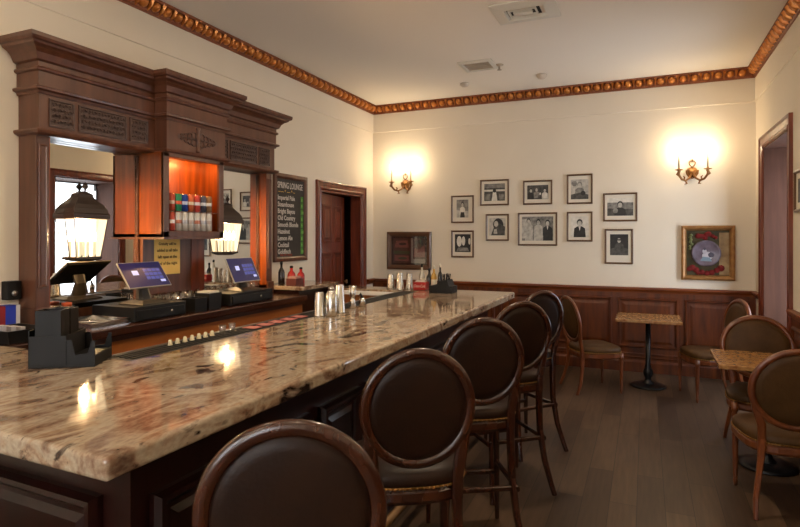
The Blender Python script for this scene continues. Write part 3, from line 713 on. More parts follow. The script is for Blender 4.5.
# left of the cabinet: blue and red box, black tray
t = thing('tea_box', (-3.52, 2.13, ZB), 'blue, red and white carton left of the cabinet post', 'carton')
MB().box(-3.56, -3.49, 2.115, 2.175, ZB, ZB+.15).build('carton_side', mat('blue_card', '1f35a8', .5), t)
MB().box(-3.56, -3.49, 2.07, 2.114, ZB, ZB+.15).build('carton_side', mat('red_card', '8c1c22', .5), t)
MB().box(-3.56, -3.49, 2.176, 2.20, ZB, ZB+.15).build('carton_side', mat('white_card', 'c9c5c4', .5), t)
t = thing('organiser_tray', (-3.16, 1.95, ZB), 'black organiser tray holding folded papers behind the near bar leg', 'tray')
MB().rect(PZ(ZB, 1), -3.28, -3.02, 1.84, 2.06, [(.02, 0), (0, .07), (.008, .07), (.02, .006)]).build('tray_body', black_pl, t)
mb = MB()
for k in range(3): mb.box(-3.25+k*.01, -3.12, 1.87+k*.05, 1.895+k*.05, ZB+.006, ZB+.09-k*.01)
mb.build('folded_papers', mat('grey_paper', 'a9a3a6', .8), t)

# ---------------------------------------------------------------- black caddy on near corner of the bar
def caddy(c, rz, label, name='bar_caddy'):
    t = thing(name, (0, 0, 0), label, 'caddy')
    h = .115
    mb = MB(); T = .006
    mb.box(-.15, .15, -.11, .11, 0, T); mb.box(-.15, -.15+T, -.11, .11, T, h+.02); mb.box(-.15, .02, -.11, -.11+T, T, h); mb.box(-.15, .02, .11-T, .11, T, h); mb.box(.02-T, .02, -.11+T, .11-T, T, h)
    # open napkin bay with notched ends
    P = PY(-.11, 1)
    for q in (-.11, .11-T):
        mb.loops([[(x, q, z) for x, z in ((.02, T), (.15, T), (.15, .095), (.135, .095), (.115, .05), (.06, .045), (.045, .10), (.02, .10))],
                  [(x, q+T, z) for x, z in ((.02, T), (.15, T), (.15, .095), (.135, .095), (.115, .05), (.06, .045), (.045, .10), (.02, .10))]])
    mb.box(.144, .15, -.11+T, .11-T, T, .04)
    mb.build('caddy_body', black_pl, t, bevel=.0015)
    MB().box(.03, .135, -.10, .10, T, .038).build('napkin_stack', black_pl, t)
    mb = MB(); mb.box(-.136, -.004, -.095, .005, T, .085); mb.build('partition', black_pl, t)
    for y0, y1, hh in ((-.098, -.005, .205), (.008, .098, .200)):
        MB().frame(PZ(.05, 1), -.125, -.01, y0, y1, [(0, 0), (0, hh-.05), (.005, hh-.05), (.005, 0)]).build('straw_cup', black_pl, t)
        mb = MB(); rr = random.Random(3)
        for k in range(10):
            x, y = rr.uniform(-.115, -.02), rr.uniform(y0+.01, y1-.01); mb.tube([(x, y, .09), (x+rr.uniform(-.006, .006), y, hh-.006)], .0035, 5)
        mb.build('straws', black_rub, t)
    t.location = c; t.rotation_euler = (0, 0, rz); t.scale = (.86, .95, 1.16)
    return t
caddy((-2.29, 1.665, 1.071), math.radians(33), 'empty-sided black plastic bar caddy on the near inner corner of the granite')

# coasters and small glasses on the drip rail
cm = mat('red_coaster', 'a43a34', .7, noise=('c98a80', 20, (1, 1, 1)))
for k in range(5):
    t = thing('coaster', (-2.17, 2.74+k*.125, 1.070), 'flat red and white coaster on the black drip rail', 'coaster', 'coasters on the drip rail')
    MB().box(-2.215, -2.125, 2.70+k*.125, 2.775+k*.125, 1.070, 1.074).build('coaster_board', cm, t)
for y, l in ((2.58, 'small clear shot glass on the drip rail, nearer the coasters'), (2.50, 'small clear shot glass on the drip rail, nearer the camera')):
    tag(MB().lathe([(0, 0), (.017, 0), (.022, .05), (.019, .05), (.015, .01), (0, .01)], (-2.19, y, 1.070), 12).build('shot_glass', clear), l, 'shot glass')

# shakers
def shaker(c, h, label, cap=False, group=None, r=.045):
    t = thing('cocktail_shaker', c, label, 'shaker', group)
    MB().lathe([(0, 0), (r*.68, 0), (r*.74, .006), (r*.80, h*.4), (r, h-.004), (r*1.03, h), (r*.96, h-.002), (r*.7, .02), (0, .02)] if not cap else
               [(0, 0), (r*.85, 0), (r*.9, .006), (r*1.0, h*.3), (r*.95, h*.72), (r*.55, h*.84), (r*.5, h*.86), (0, h*.86)], c, 20).build('tin', steel, t)
    if cap: MB().lathe([(0, h*.86), (r*.48, h*.86), (r*.46, h*.98), (r*.2, h), (0, h)], c, 16).build('lid', steel, t)
    return t
def tin_down(c, h, label, r=.045):
    t = thing('cocktail_shaker', c, label, 'shaker', 'steel shaker tins')
    MB().lathe([(r*1.03, 0), (r*1.03, .004), (r*.98, .008), (r*.72, h-.008), (r*.66, h), (0, h)], c, 20).build('tin', steel, t)
    return t
tin_down((-2.066, 3.33, 1.071), .165, 'shortest of the three steel shaker tins on the inner bar edge, nearest the camera', .040)
shaker((-1.985, 3.355, 1.071), .205, 'middle steel shaker with narrowed neck in the group of three', True, 'steel shaker tins', .042)
tin_down((-2.02, 3.53, 1.071), .205, 'tall upturned steel shaker tin at the back of the group of three', .042)
t = thing('jigger', (-2.06, 3.80, 1.07), 'slim waisted steel jigger just beyond the three shakers', 'jigger')
MB().lathe([(0, 0), (.028, 0), (.030, .002), (.018, .065), (.014, .076), (.018, .086), (.032, .170), (.029, .170), (.0, .10)], (-2.06, 3.80, 1.071), 16).build('jigger_cups', steel, t)
t = thing('steel_pourer', (-2.03, 3.90, 1.07), 'small dark topped steel strainer cup beside the jigger', 'strainer')
MB().lathe([(0, 0), (.022, 0), (.026, .05), (.020, .07), (0, .07)], (-2.03, 3.90, 1.071), 14).build('cup', steel, t)
MB().tube([(-2.03, 3.90, 1.14), (-2.04, 3.885, 1.175), (-2.055, 3.89, 1.15)], [.012, .010, .004], 8).build('spout', black_rub, t)
for (x, y, hh, l) in ((-2.47, 5.40, .15, 'left upturned steel tin on the far end of the bar'), (-2.38, 5.43, .145, 'middle upturned steel tin on the far end of the bar'), (-2.33, 5.32, .175, 'tallest upturned steel tin on the far end of the bar'), (-2.28, 5.46, .16, 'right upturned steel tin on the far end of the bar')):
    tin_down((x, y, 1.071), hh, l, .042)

# ---------------------------------------------------------------- condiment holders
# red fronted napkin dispenser + bottles + black holder on the far end
t = thing('napkin_dispenser', (-2.12, 5.38, 1.071), 'red napkin dispenser with white script on the far end of the bar', 'dispenser')
ya, yb_ = 5.33, 5.44
MB().box(-2.185, -2.05, ya, yb_, 1.071, 1.152).build('dispenser_body', red_m, t, bevel=.006)
text('lettering', 'Coca-Cola', .040, textP(-2.1175, ya, 1.100, 'y'), mat('white_print', 'e6dcd2', .5), t, .72, 'CENTER', .0006, .35)
MB().box(-2.17, -2.065, ya+.03, yb_-.03, 1.152, 1.165).build('napkin_stack', MATS['napkin_paper'], t)
h = thing('bottle_holder', (-1.86, 5.28, 1.071), 'black angular bottle and straw holder right of the red dispenser', 'holder')
mb = MB()
HP = ((-1.93, 1.071), (-1.70, 1.071), (-1.70, 1.14), (-1.73, 1.14), (-1.75, 1.20), (-1.83, 1.185), (-1.86, 1.15), (-1.93, 1.14))
mb.loops([[(x, 5.12, z) for x, z in HP], [(x, 5.30, z) for x, z in HP]])
mb.build('holder_body', black_pl, h, bevel=.003)
rr = random.Random(5); mb = MB()
for k in range(12):
    x, y = rr.uniform(-1.82, -1.76), rr.uniform(5.14, 5.28); mb.tube([(x, y, 1.17), (x+rr.uniform(-.02, .02), y+rr.uniform(-.01, .01), 1.255)], .006, 5)
mb.build('straws', black_pl, h)
gold = mat('gold_syrup', 'b58a3c', .25); dk = mat('dark_bottle', '1c1512', .2); cream = mat('cream_label', 'd8cdb8', .6)
for x, y, hh, r, m, l, cap, lab in ((-2.15, 5.49, .26, .032, silver_pl, 'black topped clear bottle behind the left of the red dispenser', black_pl, cream), (-2.07, 5.50, .22, .033, dk, 'dark bottle directly behind the red dispenser', black_pl, None), (-1.99, 5.42, .25, .030, gold, 'gold bottle with cream band behind the red dispenser', cream, cream), (-1.915, 5.40, .27, .026, dk, 'slim dark bottle with cream cap by the bottle holder', cream, None)):
    bottle((x, y, 1.071), hh, r, m, cap, l, name='syrup_bottle', lab=lab)
# red group at corner ledge
zl = 1.126
t = thing('condiment_caddy', (-3.25, 4.77, zl), 'pinkish red packet box on the corner ledge below the chalkboard', 'caddy')
MB().rect(PZ(zl, 1), -3.32, -3.20, 4.72, 4.85, [(0, 0), (0, .07), (.006, .07), (.008, .01)]).build('box_body', mat('pink_red_card', '5c2824', .5), t)
mb = MB()
for k in range(5): mb.box(-3.305, -3.215, 4.735+k*.021, 4.748+k*.021, zl+.01, zl+.09)
mb.build('packets', mat('pink_packets', 'b98a84', .7), t)
for x, y, hh, r, m, l in ((-3.42, 4.78, .24, .034, dk, 'tall dark bottle at the left of the red sauce bottles'), (-3.38, 4.90, .19, .042, red_m, 'left red sauce bottle with black top on the corner ledge'), (-3.33, 5.00, .17, .040, red_m, 'right red sauce bottle with black top on the corner ledge')):
    bottle((x, y, zl), hh, r, m, black_pl, l, name='sauce_bottle')

# ---------------------------------------------------------------- chalkboard
b = thing('chalkboard', (XL, 5.17, 1.33), 'framed chalkboard drinks menu on the left wall beside the cabinet', 'chalkboard')
P = PX(XL, 1); ya, yb_, z0, z1 = 4.90, 5.53, 1.345, 2.305
MB().rect(P, ya+.02, yb_-.02, z0+.02, z1-.02, [(0, .002), (0, .012)]).build('slate', chalk_bg, b)
MB().frame(P, ya, yb_, z0, z1, [(0, 0), (0, .03), (.035, .034), (.055, .02), (.055, 0)]).build('board_frame', wood_cab, b, bevel=.003)
XT = XL+.012
text('lettering', 'SPRING LOUNGE', .095, textP(XT, ya+.07, z1-.158, 'x'), chalk_w, b, .66, bold=.001)
text('lettering', '~~~ * ~~ * ~', .06, textP(XT, ya+.085, z1-.215, 'x'), chalk_y, b, .95)
for k, tx in enumerate(('Imperial Pale', 'Steamhouse', 'Bright Bayou', 'Old Country', 'Smooth Blonde', 'Hazelnut', 'Lemon Ale', 'Cocktail', 'Goldfinch')):
    z = z1-.285-k*.0735
    text('lettering', tx, .072, textP(XT, ya+.075, z, 'x'), chalk_w, b, .86, bold=.0012)
    MB().rect(PX(XT, 1), yb_-.118, yb_-.07, z-.012, z+.054, [(0, 0), (0, .001)]).build('price_block', chalk_g, b)
    text('lettering', '%d' % (8+k % 3), .05, textP(XT+.001, yb_-.108, z, 'x'), mat('pale_green_chalk', '8fbf6a', .9), b, .9)
text('lettering', 'Ask for more', .045, textP(XT, ya+.12, z0+.062, 'x'), chalk_r, b, .9)

# ---------------------------------------------------------------- pictures on the back wall
PW = PY(YB, -1)
def picture(a0, a1, b0, b1, label, art, fw=.02, group='black and white photos on the back wall', mar=None, fm=None, inner=None):
    t = thing('framed_photo', ((a0+a1)/2, YB, b0), label, 'picture', group)
    MB().frame(PW, a0, a1, b0, b1, [(0, .001), (0, .022), (fw*.5, .026), (fw, .016), (fw, .001)]).build('picture_frame', fm or frame_wood, t)
    MB().rect(PW, a0+fw*.6, a1-fw*.6, b0+fw*.6, b1-fw*.6, [(0, .002), (0, .008)]).build('mat_board', mat_board, t)
    w, h = a1-a0, b1-b0; ml, mr, mbm, mt = mar or (.2, .2, .22, .2)
    p0, p1, q0, q1 = a0+w*ml, a1-w*mr, b0+h*mbm, b1-h*mt
    mb = MB(); U = lambda x, y, hh: PW(p0+(p1-p0)*x, q0+(q1-q0)*y, .0085+hh)
    art(mb, U); mb.build('photo_print', LG, t, recalc=False)
    return t
def clampU(pts): return [(min(max(x, 0), 1), min(max(y, 0), 1)) for x, y in pts]
def bg(mb, U, tone, lo=None):
    mb.poly(U, [(0, 0), (1, 0), (1, 1), (0, 1)], 0, tone)
    if lo is not None: mb.poly(U, [(0, 0), (1, 0), (1, .35), (0, .42)], .0002, lo)
def fig(mb, U, x, y, s, hair=0, face=3, cloth=1, ar=1.0, shirt=None):
    mb.poly(U, clampU([(x-.30*s*ar, y-.75*s), (x-.27*s*ar, y-.28*s), (x-.10*s*ar, y-.17*s), (x+.10*s*ar, y-.17*s), (x+.27*s*ar, y-.28*s), (x+.30*s*ar, y-.75*s)]), .0004, cloth)
    if shirt is not None: mb.poly(U, clampU([(x-.05*s*ar, y-.18*s), (x+.05*s*ar, y-.18*s), (x, y-.42*s)]), .0006, shirt)
    mb.ell(U, x, y+.04*s, .145*s*ar, .18*s, .0006, hair); mb.ell(U, x, y-.02*s, .11*s*ar, .145*s, .0008, face)
def art1(mb, U): bg(mb, U, 2, 3); fig(mb, U, .5, .72, .75, 0, 3, 4, 1.1); mb.poly(U, [(.3, 0), (.7, 0), (.66, .3), (.35, .3)], .001, 0)
def art2(mb, U):
    bg(mb, U, 1); mb.poly(U, [(0, .55), (1, .55), (1, .66), (0, .66)], .0002, 4); mb.poly(U, [(0, .75), (1, .75), (1, .98), (0, .98)], .0002, 2)
    mb.poly(U, [(.36, 0), (.64, 0), (.58, .5), (.42, .5)], .0006, 4); mb.ell(U, .5, .60, .08, .12, .001, 0)
    mb.poly(U, [(.05, .05), (.3, .05), (.3, .4), (.05, .4)], .0004, 2); mb.poly(U, [(.72, .05), (.95, .05), (.95, .4), (.72, .4)], .0004, 2)
def art3(mb, U):
    bg(mb, U, 3); mb.ell(U, .55, .62, .32, .36, .0002, 0); mb.poly(U, [(.1, 0), (.95, 0), (.98, .5), (.6, .7), (.25, .4)], .0004, 1); mb.ell(U, .42, .66, .13, .17, .0006, 3); mb.poly(U, [(.25, .1), (.5, .1), (.45, .38), (.3, .34)], .0008, 3)
def art4(mb, U):
    bg(mb, U, 0); mb.ell(U, .28, .60, .16, .30, .0004, 4); mb.ell(U, .55, .62, .11, .26, .0004, 4); mb.ell(U, .92, .60, .07, .18, .0004, 4); mb.poly(U, [(.1, .05), (.9, .05), (.8, .25), (.2, .25)], .0004, 2)
def art5(mb, U): bg(mb, U, 1); fig(mb, U, .18, .62, .8, 0, 3, 0, .62); fig(mb, U, .45, .68, .8, 1, 3, 2, .62); fig(mb, U, .62, .40, .6, 0, 4, 1, .62); fig(mb, U, .84, .62, .8, 0, 3, 4, .62)
def art6(mb, U):
    bg(mb, U, 2); mb.poly(U, [(0, .1), (.3, .1), (.3, .9), (0, .9)], .0002, 3)
    fig(mb, U, .22, .80, .62, 1, 3, 3, .75); mb.poly(U, [(.10, 0), (.36, 0), (.33, .62), (.12, .62)], .0005, 3); fig(mb, U, .53, .76, .62, 0, 3, 3, .75); mb.poly(U, [(.38, 0), (.68, 0), (.66, .52), (.42, .52)], .0005, 3); fig(mb, U, .82, .72, .68, 0, 3, 0, .75, 4); mb.poly(U, [(.68, 0), (.98, 0), (.98, .5), (.70, .5)], .0005, 0)
def art7(mb, U): bg(mb, U, 3); fig(mb, U, .5, .72, .8, 2, 3, 2, 1.15); mb.poly(U, [(0, 0), (1, 0), (1, .22), (.6, .34), (0, .24)], .001, 1); mb.ell(U, .7, .3, .14, .12, .0012, 0); mb.ell(U, .2, .8, .16, .14, .0002, 2)
def art8(mb, U): bg(mb, U, 4); fig(mb, U, .5, .68, .9, 0, 3, 0, 1.25, 4)
def art9(mb, U): bg(mb, U, 2, 1); mb.poly(U, [(0, .75), (1, .75), (1, 1), (0, 1)], .0002, 4); fig(mb, U, .5, .62, .95, 0, 3, 0, .8); mb.ell(U, .32, .28, .1, .14, .001, 2)
def art10(mb, U): bg(mb, U, 0); fig(mb, U, .5, .72, .8, 0, 3, 1, 1.1); mb.poly(U, [(0, 0), (1, 0), (1, .3), (.5, .42), (0, .3)], .0009, 1); mb.poly(U, [(.34, .70), (.66, .70), (.66, .76), (.34, .76)], .0014, 0)
picture(-2.425, -2.107, 1.803, 2.175, 'upper photo of the leftmost pair, a standing figure on a pale ground', art1, mar=(.24, .24, .2, .15))
picture(-2.018, -1.632, 2.031, 2.373, 'wide top row photo of a stage with a bright horizontal band', art2, mar=(.14, .14, .18, .16))
picture(-1.940, -1.632, 1.564, 1.917, 'lower portrait of a long-haired dark figure, right of the leftmost pair', art3, mar=(.15, .15, .2, .15))
picture(-2.424, -2.107, 1.337, 1.702, 'lower photo of the leftmost pair, with bright white glare spots', art4, mar=(.16, .14, .2, .14))
picture(-1.447, -1.078, 2.030, 2.341, 'wide top row photo of a crowded dark group of people', art5, mar=(.14, .14, .22, .2))
picture(-1.513, -1.017, 1.503, 1.927, 'largest photo, three people standing side by side', art6, mar=(.1, .1, .15, .12))
picture(-.900, -.593, 2.026, 2.398, 'top row upright photo of a pale figure over dark foliage', art7, mar=(.16, .16, .16, .18))
picture(-.900, -.593, 1.558, 1.929, 'portrait of a dark suited person on a white ground', art8, mar=(.15, .15, .14, .16))
picture(-.469, -.083, 1.803, 2.149, 'wide photo of a seated person, highest of the rightmost pair', art9, mar=(.12, .12, .2, .18))
picture(-.452, -.130, 1.287, 1.711, 'dark portrait of a person in glasses, lowest of the rightmost pair', art10, mar=(.19, .17, .25, .15))
# plate in gilt shadow box
t = thing('framed_plate', (.66, YB, 1.12), 'gilt framed decorative plate with red roses near the right corner', 'picture')
a0, a1, b0, b1 = .386, .928, 1.120, 1.744
MB().frame(PW, a0, a1, b0, b1, [(0, .001), (0, .045), (.02, .055), (.04, .045), (.048, .03), (.055, .02), (.055, .001)]).build('picture_frame', gold_frame, t)
MB().rect(PW, a0+.03, a1-.03, b0+.03, b1-.03, [(0, .002), (0, .010)]).build('backing', mat('olive_velvet', '2c2a14', .8, noise=('4a3c1c', 14, (1, 1, 1))), t)
MB().rect(PW, a1-.155, a1-.055, b0+.06, b1-.08, [(0, .010), (0, .014)]).build('side_strip', mat('cream_ribbon', 'a98e62', .7, noise=('6b4a2c', 9, (1, 1, 1))), t)
pc = (.640, YB-.012, 1.428)
MB().lathe([(0, -.010), (.10, -.012), (.13, -.022), (.150, -.026), (.150, -.018), (.10, 0), (0, 0)], pc, 32, 'y').build('plate', mat('mauve_porcelain', '4e4048', .25, noise=('766a78', 9, (1, 1, 1))), t).scale = (1, 1, 1)
mb = MB(); Pp = PY(pc[1]-.013, -1)
mb.ell(Pp, .655, 1.40, .055, .045, .001, 0); mb.ell(Pp, .625, 1.45, .022, .028, .001, 0); mb.ell(Pp, .69, 1.41, .03, .03, .002, 1); mb.ell(Pp, .625, 1.478, .014, .016, .002, 1); mb.poly(Pp, [(.58, 1.34), (.70, 1.335), (.68, 1.38), (.61, 1.39)], .0015, 2)
mb.build('painted_figure', [mat('pale_paint', 'b9b4bc', .4), mat('dark_paint', '3a3446', .4), mat('blue_paint', '6a7f90', .4)], t, recalc=False)
rose = mat('red_roses', '7c100c', .85, noise=('5c0c0a', 24, (1, 1, 1))); leafm = mat('pale_green_leaves', '6f7448', .7)
mb = MB(); rr = random.Random(11)
def blob(x, z, r, k=0): mb.lathe([(0, -.020), (r*.6, -.018), (r, -.008), (r, 0), (0, 0)], (x, YB-.012, z), 9, 'y', mi=k)
for k in range(9): blob(.56+k*.023+rr.uniform(-.01, .01), 1.625+rr.uniform(-.03, .025), rr.uniform(.02, .032))
mb.build('rose_garland', [rose, leafm], t); mb = MB()
for x, z, r in ((.50, 1.26, .036), (.54, 1.235, .035), (.47, 1.245, .028), (.79, 1.26, .038), (.75, 1.235, .03), (.60, 1.21, .03), (.65, 1.20, .03), (.70, 1.21, .032), (.56, 1.205, .025)): blob(x, z, r)
mb.build('rose_garland', [rose, leafm], t); mb = MB()
for k in range(7): blob(.475+rr.uniform(-.02, .03), 1.48+k*.026, .017, 1)
mb.build('leaf_spray', [rose, leafm], t)
# glazed dark frame at left, its reflections painted as flat colour patches
t = thing('framed_dark_glass', (-3.05, YB, 1.155), 'dark glazed frame with painted reddish reflections hung under the left sconce', 'picture')
a0, a1, b0, b1 = -3.386, -2.715, 1.155, 1.686
MB().frame(PW, a0, a1, b0, b1, [(0, .001), (0, .03), (.02, .036), (.05, .03), (.065, .02), (.065, .001)]).build('picture_frame', mat('brown_frame', '5a3a24', .35, coat=.3), t)
MB().frame(PW, a0+.06, a1-.06, b0+.06, b1-.06, [(0, .001), (0, .014), (.03, .012), (.03, .001)]).build('inner_mat', mat('dark_mat', '1c0f0c', .5), t)
mb = MB(); U = lambda x, y, h: PW(a0+.085+(a1-a0-.17)*x, b0+.085+(b1-b0-.17)*y, .006+h)
mb.poly(U, [(0, 0), (1, 0), (1, 1), (0, 1)], 0, 0); mb.poly(U, [(.56, 0), (.62, 0), (.62, 1), (.56, 1)], .0006, 3)
mb.poly(U, [(.05, .62), (.5, .62), (.45, .9), (.1, .88)], .0004, 1); mb.poly(U, [(.05, .1), (.5, .08), (.5, .3), (.05, .32)], .0004, 1); mb.poly(U, [(.02, .36), (.52, .36), (.52, .48), (.02, .50)], .0004, 2)
mb.poly(U, [(.64, .25), (.98, .25), (.96, .75), (.8, .55), (.66, .6)], .0004, 1); mb.poly(U, [(.58, 0), (.98, 0), (.98, .18), (.58, .18)], .0008, 3); mb.poly(U, [(.66, .7), (.8, .8), (.95, .68), (.9, .9), (.7, .92)], .0006, 4); mb.ell(U, .3, .76, .12, .05, .001, 4); mb.ell(U, .3, .2, .14, .05, .001, 2)
mb.build('print', [mat('reflection_brown', '5e3e36', .3), mat('reflection_rose', 'a8665e', .3), mat('reflection_green', '4a6440', .3), mat('reflection_grey', 'c4b8aa', .3), mat('reflection_dark', '241512', .3)], t, recalc=False)  # flat tones stand for reflections in the dark glass
MB().rect(PW, a0+.06, a1-.06, b0+.06, b1-.06, [(0, .015), (0, .017)]).build('glazing', clear, t)
# picture at right wall
t = thing('framed_photo', (XR, 5.30, 1.81), 'framed picture on the right wall cut by the photo edge', 'picture')
MB().frame(PX(XR, -1), 5.08, 5.46, 1.815, 2.150, [(0, .001), (0, .022), (.012, .026), (.024, .016), (.024, .001)]).build('picture_frame', frame_wood, t)
MB().rect(PX(XR, -1), 5.09, 5.45, 1.825, 2.14, [(0, .002), (0, .008)]).build('mat_board', mat_board, t)
MB().rect(PX(XR, -1), 5.16, 5.38, 1.89, 2.08, [(0, .008), (0, .010)]).build('photo_print', LG[1], t)

# ---------------------------------------------------------------- sconces
sc_b = mat('aged_bronze', '80552c', .4, .55, noise=('9a6c3a', 14, (1, 1, 1)))
def sconce(x, label):
    z = 2.36; t = thing('wall_sconce', (x, YB, z), label, 'sconce', 'candle sconces on the back wall')
    MB().lathe([(0, -.035), (.018, -.034), (.024, -.026), (.040, -.022), (.046, -.012), (.058, -.008), (.062, 0), (0, 0)], (x, YB, z+.005), 16, 'y').build('backplate', sc_b, t)
    mb = MB()
    mb.tube([(x+.006*q, YB-.012, z+.055) for q in (0, 1)], .012, 6)
    for s in (-1, 1):
        mb.tube([(x, YB-.015, z+.06), (x+s*.028, YB-.015, z+.09), (x+s*.034, YB-.015, z+.115), (x+s*.018, YB-.015, z+.135), (x, YB-.015, z+.128)], .006, 6)
        mb.tube([(x+s*.03, YB-.018, z+.03), (x+s*.06, YB-.018, z+.02), (x+s*.055, YB-.018, z-.015), (x+s*.03, YB-.018, z-.05), (x, YB-.018, z-.07)], [.010, .012, .010, .010, .006], 6)
    mb.lathe([(0, 0), (.008, .004), (.006, .02), (0, .035)], (x, YB-.015, z+.13), 8)
    mb.build('crest', sc_b, t)
    for s in (-1, 1):
        cx, cy = x+s*.145, YB-.165
        a = MB()
        a.tube([(x+s*.01, YB-.03, z-.02), (x+s*.035, YB-.06, z-.07), (x+s*.075, YB-.10, z-.10), (x+s*.115, YB-.135, z-.085), (x+s*.145, YB-.16, z-.04), (cx, cy, z+.01)], [.010, .012, .013, .013, .014, .010], 8)
        a.tube([(x+s*.075, YB-.10, z-.10), (x+s*.06, YB-.095, z-.135), (x+s*.085, YB-.105, z-.14)], [.010, .012, .004], 6)
        a.tube([(x+s*.09, YB-.11, z-.10), (x+s*.085, YB-.11, z-.06), (x+s*.10, YB-.12, z-.045)], [.009, .010, .004], 6)
        a.tube([(x+s*.14, YB-.155, z-.05), (x+s*.168, YB-.17, z-.03), (x+s*.158, YB-.17, z-.005)], [.009, .011, .005], 6)
        arm = a.build('arm', sc_b, t)
        MB().lathe([(0, -.03), (.008, -.028), (.018, -.01), (.014, 0), (.040, .008), (.046, .014), (.040, .016), (.012, .014), (.014, .03), (0, .03)], (cx, cy, z+.01), 14).build('drip_pan', sc_b, arm)
        MB().lathe([(0, 0), (.0095, 0), (.0095, .19), (0, .19)], (cx, cy, z+.03), 10).build('candle', candle_m, arm)
        MB().lathe([(0, 0), (.007, .003), (.014, .022), (.011, .045), (.003, .066), (0, .068)], (cx, cy, z+.22), 10).build('flame_bulb', bulb_m, arm)
        point('sconce_light', (cx, cy+.0, z+.262), SCONCE_W, (1, .79, .52), .02, t)
sconce(-3.105, 'lit double candle sconce at the left corner of the back wall')
sconce(.500, 'lit double candle sconce at the right, above the gilt framed plate')

# unseen copies of the sconce, added to brighten ceiling and walls
src = [o for o in S.objects if o.name.startswith('wall_sconce')][0]
place(src, (XR, 2.3, 2.36), -PI/2, 'added out-of-view candle sconce on the right wall beside the camera')
place(src, (-1.25, YF, 2.36), PI, 'added out-of-view candle sconce between the two front windows')
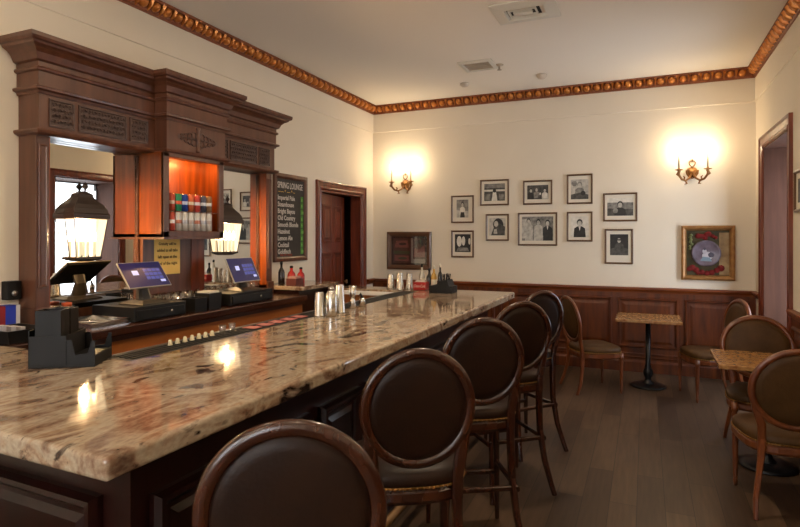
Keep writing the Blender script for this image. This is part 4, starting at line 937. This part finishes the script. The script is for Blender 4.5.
# ================================================================== SEATING
def seat_loop(w, d, z, n=24, e=3.2):
    L = []
    for k in range(n):
        t = 2*PI*k/n; c, s = math.cos(t), math.sin(t)
        x = math.copysign(abs(c)**(2/e), c)*w; y = math.copysign(abs(s)**(2/e), s)*d
        x *= 1+.10*(y/d)            # wider at the front
        L.append((x, y, z))
    return L
def make_chair(name, cat, label, group, sz, rc, rh, rw, sw, sd, wood, pad, stool, lean):
    t = thing(name, (0, 0, 0), label, cat, group)
    # seat
    MB().loops([seat_loop(sw*k, sd*k, z) for k, z in ((.97, sz-.052), (1.0, sz-.035), (1.0, sz-.012), (.95, sz+.002), (.80, sz+.014), (.45, sz+.022), (.05, sz+.024))], smooth=True).build('seat', pad, t, world=False)
    MB().loops([seat_loop(sw*k, sd*k, z) for k, z in ((.90, sz-.115), (.96, sz-.11), (1.0, sz-.095), (1.0, sz-.065), (.96, sz-.055), (.90, sz-.050))], smooth=False).build('seat_frame', wood, t, world=False)
    mb = MB(); lp = [Vector(p) for p in seat_loop(sw*1.006, sd*1.006, sz-.046, 200)]; lp.append(lp[0]); acc = 0
    mb.loops([seat_loop(sw*q, sd*q, sz-.046+dz, 48) for q, dz in ((1.0, -.004), (1.004, -.003), (1.004, .003), (1.0, .004))], cap0=False, cap1=False)
    for a, b in zip(lp, lp[1:]):
        acc += (b-a).length
        if acc > .0145: acc = 0; mb.lathe([(0, -.0055), (.0052, -.0025), (.0052, .0025), (0, .0055)], b, 6)
    mb.build('nailhead_trim', nail_m, t, world=False)
    zb_ = sz-.11
    yb0 = -sd*.88
    # back ring (leaning)
    def B_(x, z, o=0):            # point on back plane
        q = (z-sz)*lean
        return (x, yb0-.012-q+o, z)
    ring = []; inner = []
    NR = 56
    zc_ = rc
    L = [[] for _ in range(8)]
    sec = [(-.013, .0), (-.010, .013), (.006, .017), (.021, .013), (.026, 0), (.021, -.013), (.006, -.017), (-.010, -.013)]
    loops_ = []
    for k in range(NR):
        a = 2*PI*k/NR; c, s = math.cos(a), math.sin(a)
        loops_.append([B_((rw-.026+i)*c, zc_+(rh-.026+i)*s, o) for i, o in sec])
    loops_.append(loops_[0])
    mb = MB().loops(loops_, cap0=False, cap1=False, smooth=True)
    for s in (-1, 1):
        zj = rc-rh*.50; xj = rw*.86; pf = .70
        mb.bar([(s*sw*pf, yb0, sz-.10), (s*sw*pf, yb0-.002, sz-.02), B_(s*sw*(pf+.03), sz*.6+zj*.4), B_(s*(xj-.012), zj), B_(s*(rw-.022), zj+.09)], [.040, .040, .044, .044, .020], [.038, .036, .030, .026, .016])
    mb.build('back_frame', wood, t, world=False)
    pads = MB()
    for sgn, bul in ((1, .024), (-1, .016)):
        lp = []
        for k, o in ((.995, .004), (.97, .5), (.80, .85), (.4, 1), (.02, 1.02)):
            lp.append([B_((rw-.033)*k*math.cos(2*PI*i/28), zc_+(rh-.033)*k*math.sin(2*PI*i/28), sgn*bul*o) for i in range(28)])
        pads.loops(lp, cap0=False, smooth=True)
    pads.build('backrest_pad', pad, t, world=False)
    # legs
    for s in (-1, 1):
        fx, fy = s*sw*.86, sd*.84
        if stool:
            fy2 = fy+.0
            MB().bar([(fx, fy, sz-.06), (fx, fy, sz-.12), (fx*.985, fy, sz-.14), (fx*1.0, fy, sz-.17), (fx*1.02, fy2, .30), (fx*1.04, fy2, 0)], [.044, .044, .030, .036, .030, .022], [.044, .044, .030, .036, .030, .022]).build('leg', wood, t, world=False)
            MB().bar([(s*sw*.70, yb0, sz-.04), (s*sw*.71, yb0+.008, sz-.16), (s*sw*.75, yb0+.012, sz*.52), (s*sw*.82, yb0-.018, sz*.27), (s*sw*.91, yb0-.06, sz*.09), (s*sw*.96, yb0-.085, 0)], [.036, .036, .034, .032, .028, .026], [.044, .044, .040, .036, .032, .030]).build('leg', wood, t, world=False)
        else:
            MB().lathe([(.022, sz-.055), (.024, sz-.10), (.024, sz-.115), (.015, sz-.125), (.021, sz-.14), (.019, sz-.16), (.017, .16), (.012, .045), (.015, .035), (.012, .02), (.010, 0), (0, 0)], (fx, fy, 0), 12).build('leg', wood, t, world=False)
            MB().bar([(s*sw*.70, yb0, sz-.04), (s*sw*.70, yb0+.004, sz-.12), (s*sw*.76, yb0-.005, sz*.52), (s*sw*.86, yb0-.035, sz*.22), (s*sw*.90, yb0-.075, 0)], [.034, .034, .030, .027, .024], [.040, .040, .032, .028, .026]).build('leg', wood, t, world=False)
    if stool:
        for x0, y0, x1, y1, z in ((-sw*.87, sd*.84, sw*.87, sd*.84, .27), (-sw*.86, yb0, sw*.86, yb0, .34)):
            MB().bar([(x0, y0, z), (x1, y1, z)], [.026]*2, [.022]*2, (0, 0, 1)).build('stretcher', wood, t, world=False)
        for s in (-1, 1):
            for z in (.33,): MB().bar([(s*sw*.87, yb0, z), (s*sw*.87, sd*.84, z)], [.026]*2, [.022]*2, (0, 0, 1)).build('stretcher', wood, t, world=False)
    return t
SG = 'round backed stools along the bar'
st0 = make_chair('bar_stool', 'bar stool', 'closest bar stool, only its oval back in view at the bottom edge', SG, .745, .995, .228, .215, .225, .215, wood_stool, leather, True, .13)
STOOLS = [((-.84, 1.25), 30, None), ((-.88, 2.08), 33, 'second bar stool from the camera, dark oval back with seat nails in view'), ((-.86, 2.92), 31, 'third bar stool from the camera, in the middle of the row'),
          ((-.86, 3.665), 41, 'fourth bar stool from the camera, one before the end of the row'), ((-.89, 4.38), 50, 'farthest bar stool, by the far corner of the granite top')]
for i, ((x, y), a, lab) in enumerate(STOOLS):
    if i == 0: st0.location = (x, y, 0); st0.rotation_euler = (0, 0, math.radians(a))
    else: place(st0, (x, y, 0), math.radians(a), lab)
CG = 'round backed dining chairs at the small tables'
ch0 = make_chair('dining_chair', 'chair', 'nearest dining chair at the right edge, its back to the camera', CG, .47, .750, .245, .258, .245, .235, wood_chair, leather_olive, False, .16)
ch0.location = (.77, 4.05, 0); ch0.rotation_euler = (0, 0, math.radians(6))
place(ch0, (.81, 4.91, 0), math.radians(180), 'dining chair facing the camera across the right hand table')
place(ch0, (-.50, 6.29, 0), math.radians(-60), 'dining chair left of the small table by the back wall')
place(ch0, (.59, 6.42, 0), math.radians(108), 'dining chair right of the small table by the back wall')

def table(cx, cy, wx, wy, label, tz=.75):
    t = thing('cafe_table', (cx, cy, 0), label, 'table', 'pedestal tables')
    MB().box(cx-wx/2, cx+wx/2, cy-wy/2, cy+wy/2, tz-.032, tz).build('table_top', table_m, t, bevel=.005)
    MB().box(cx-.14, cx+.14, cy-.14, cy+.14, tz-.045, tz-.032).build('top_plate', iron, t)
    MB().lathe([(0, .03), (.06, .03), (.06, .045), (.036, .06), (.030, .09), (.045, .12), (.052, .15), (.045, .18), (.03, .20), (.036, .22), (.026, .24), (.026, tz-.045), (0, tz-.045)], (cx, cy, 0), 18).build('pedestal', iron, t)
    MB().lathe([(0, 0), (.18, 0), (.185, .012), (.16, .022), (.10, .034), (.0, .04)], (cx, cy, 0), 32).build('base_plate', iron, t)
table(.03, 6.63, .64, .58, 'small rectangular tan topped table by the back wall')
table(.79, 4.66, .66, .59, 'tan topped table at the right, between two facing chairs')

for o in S.objects:
    if '_w' in o: del o['_w']
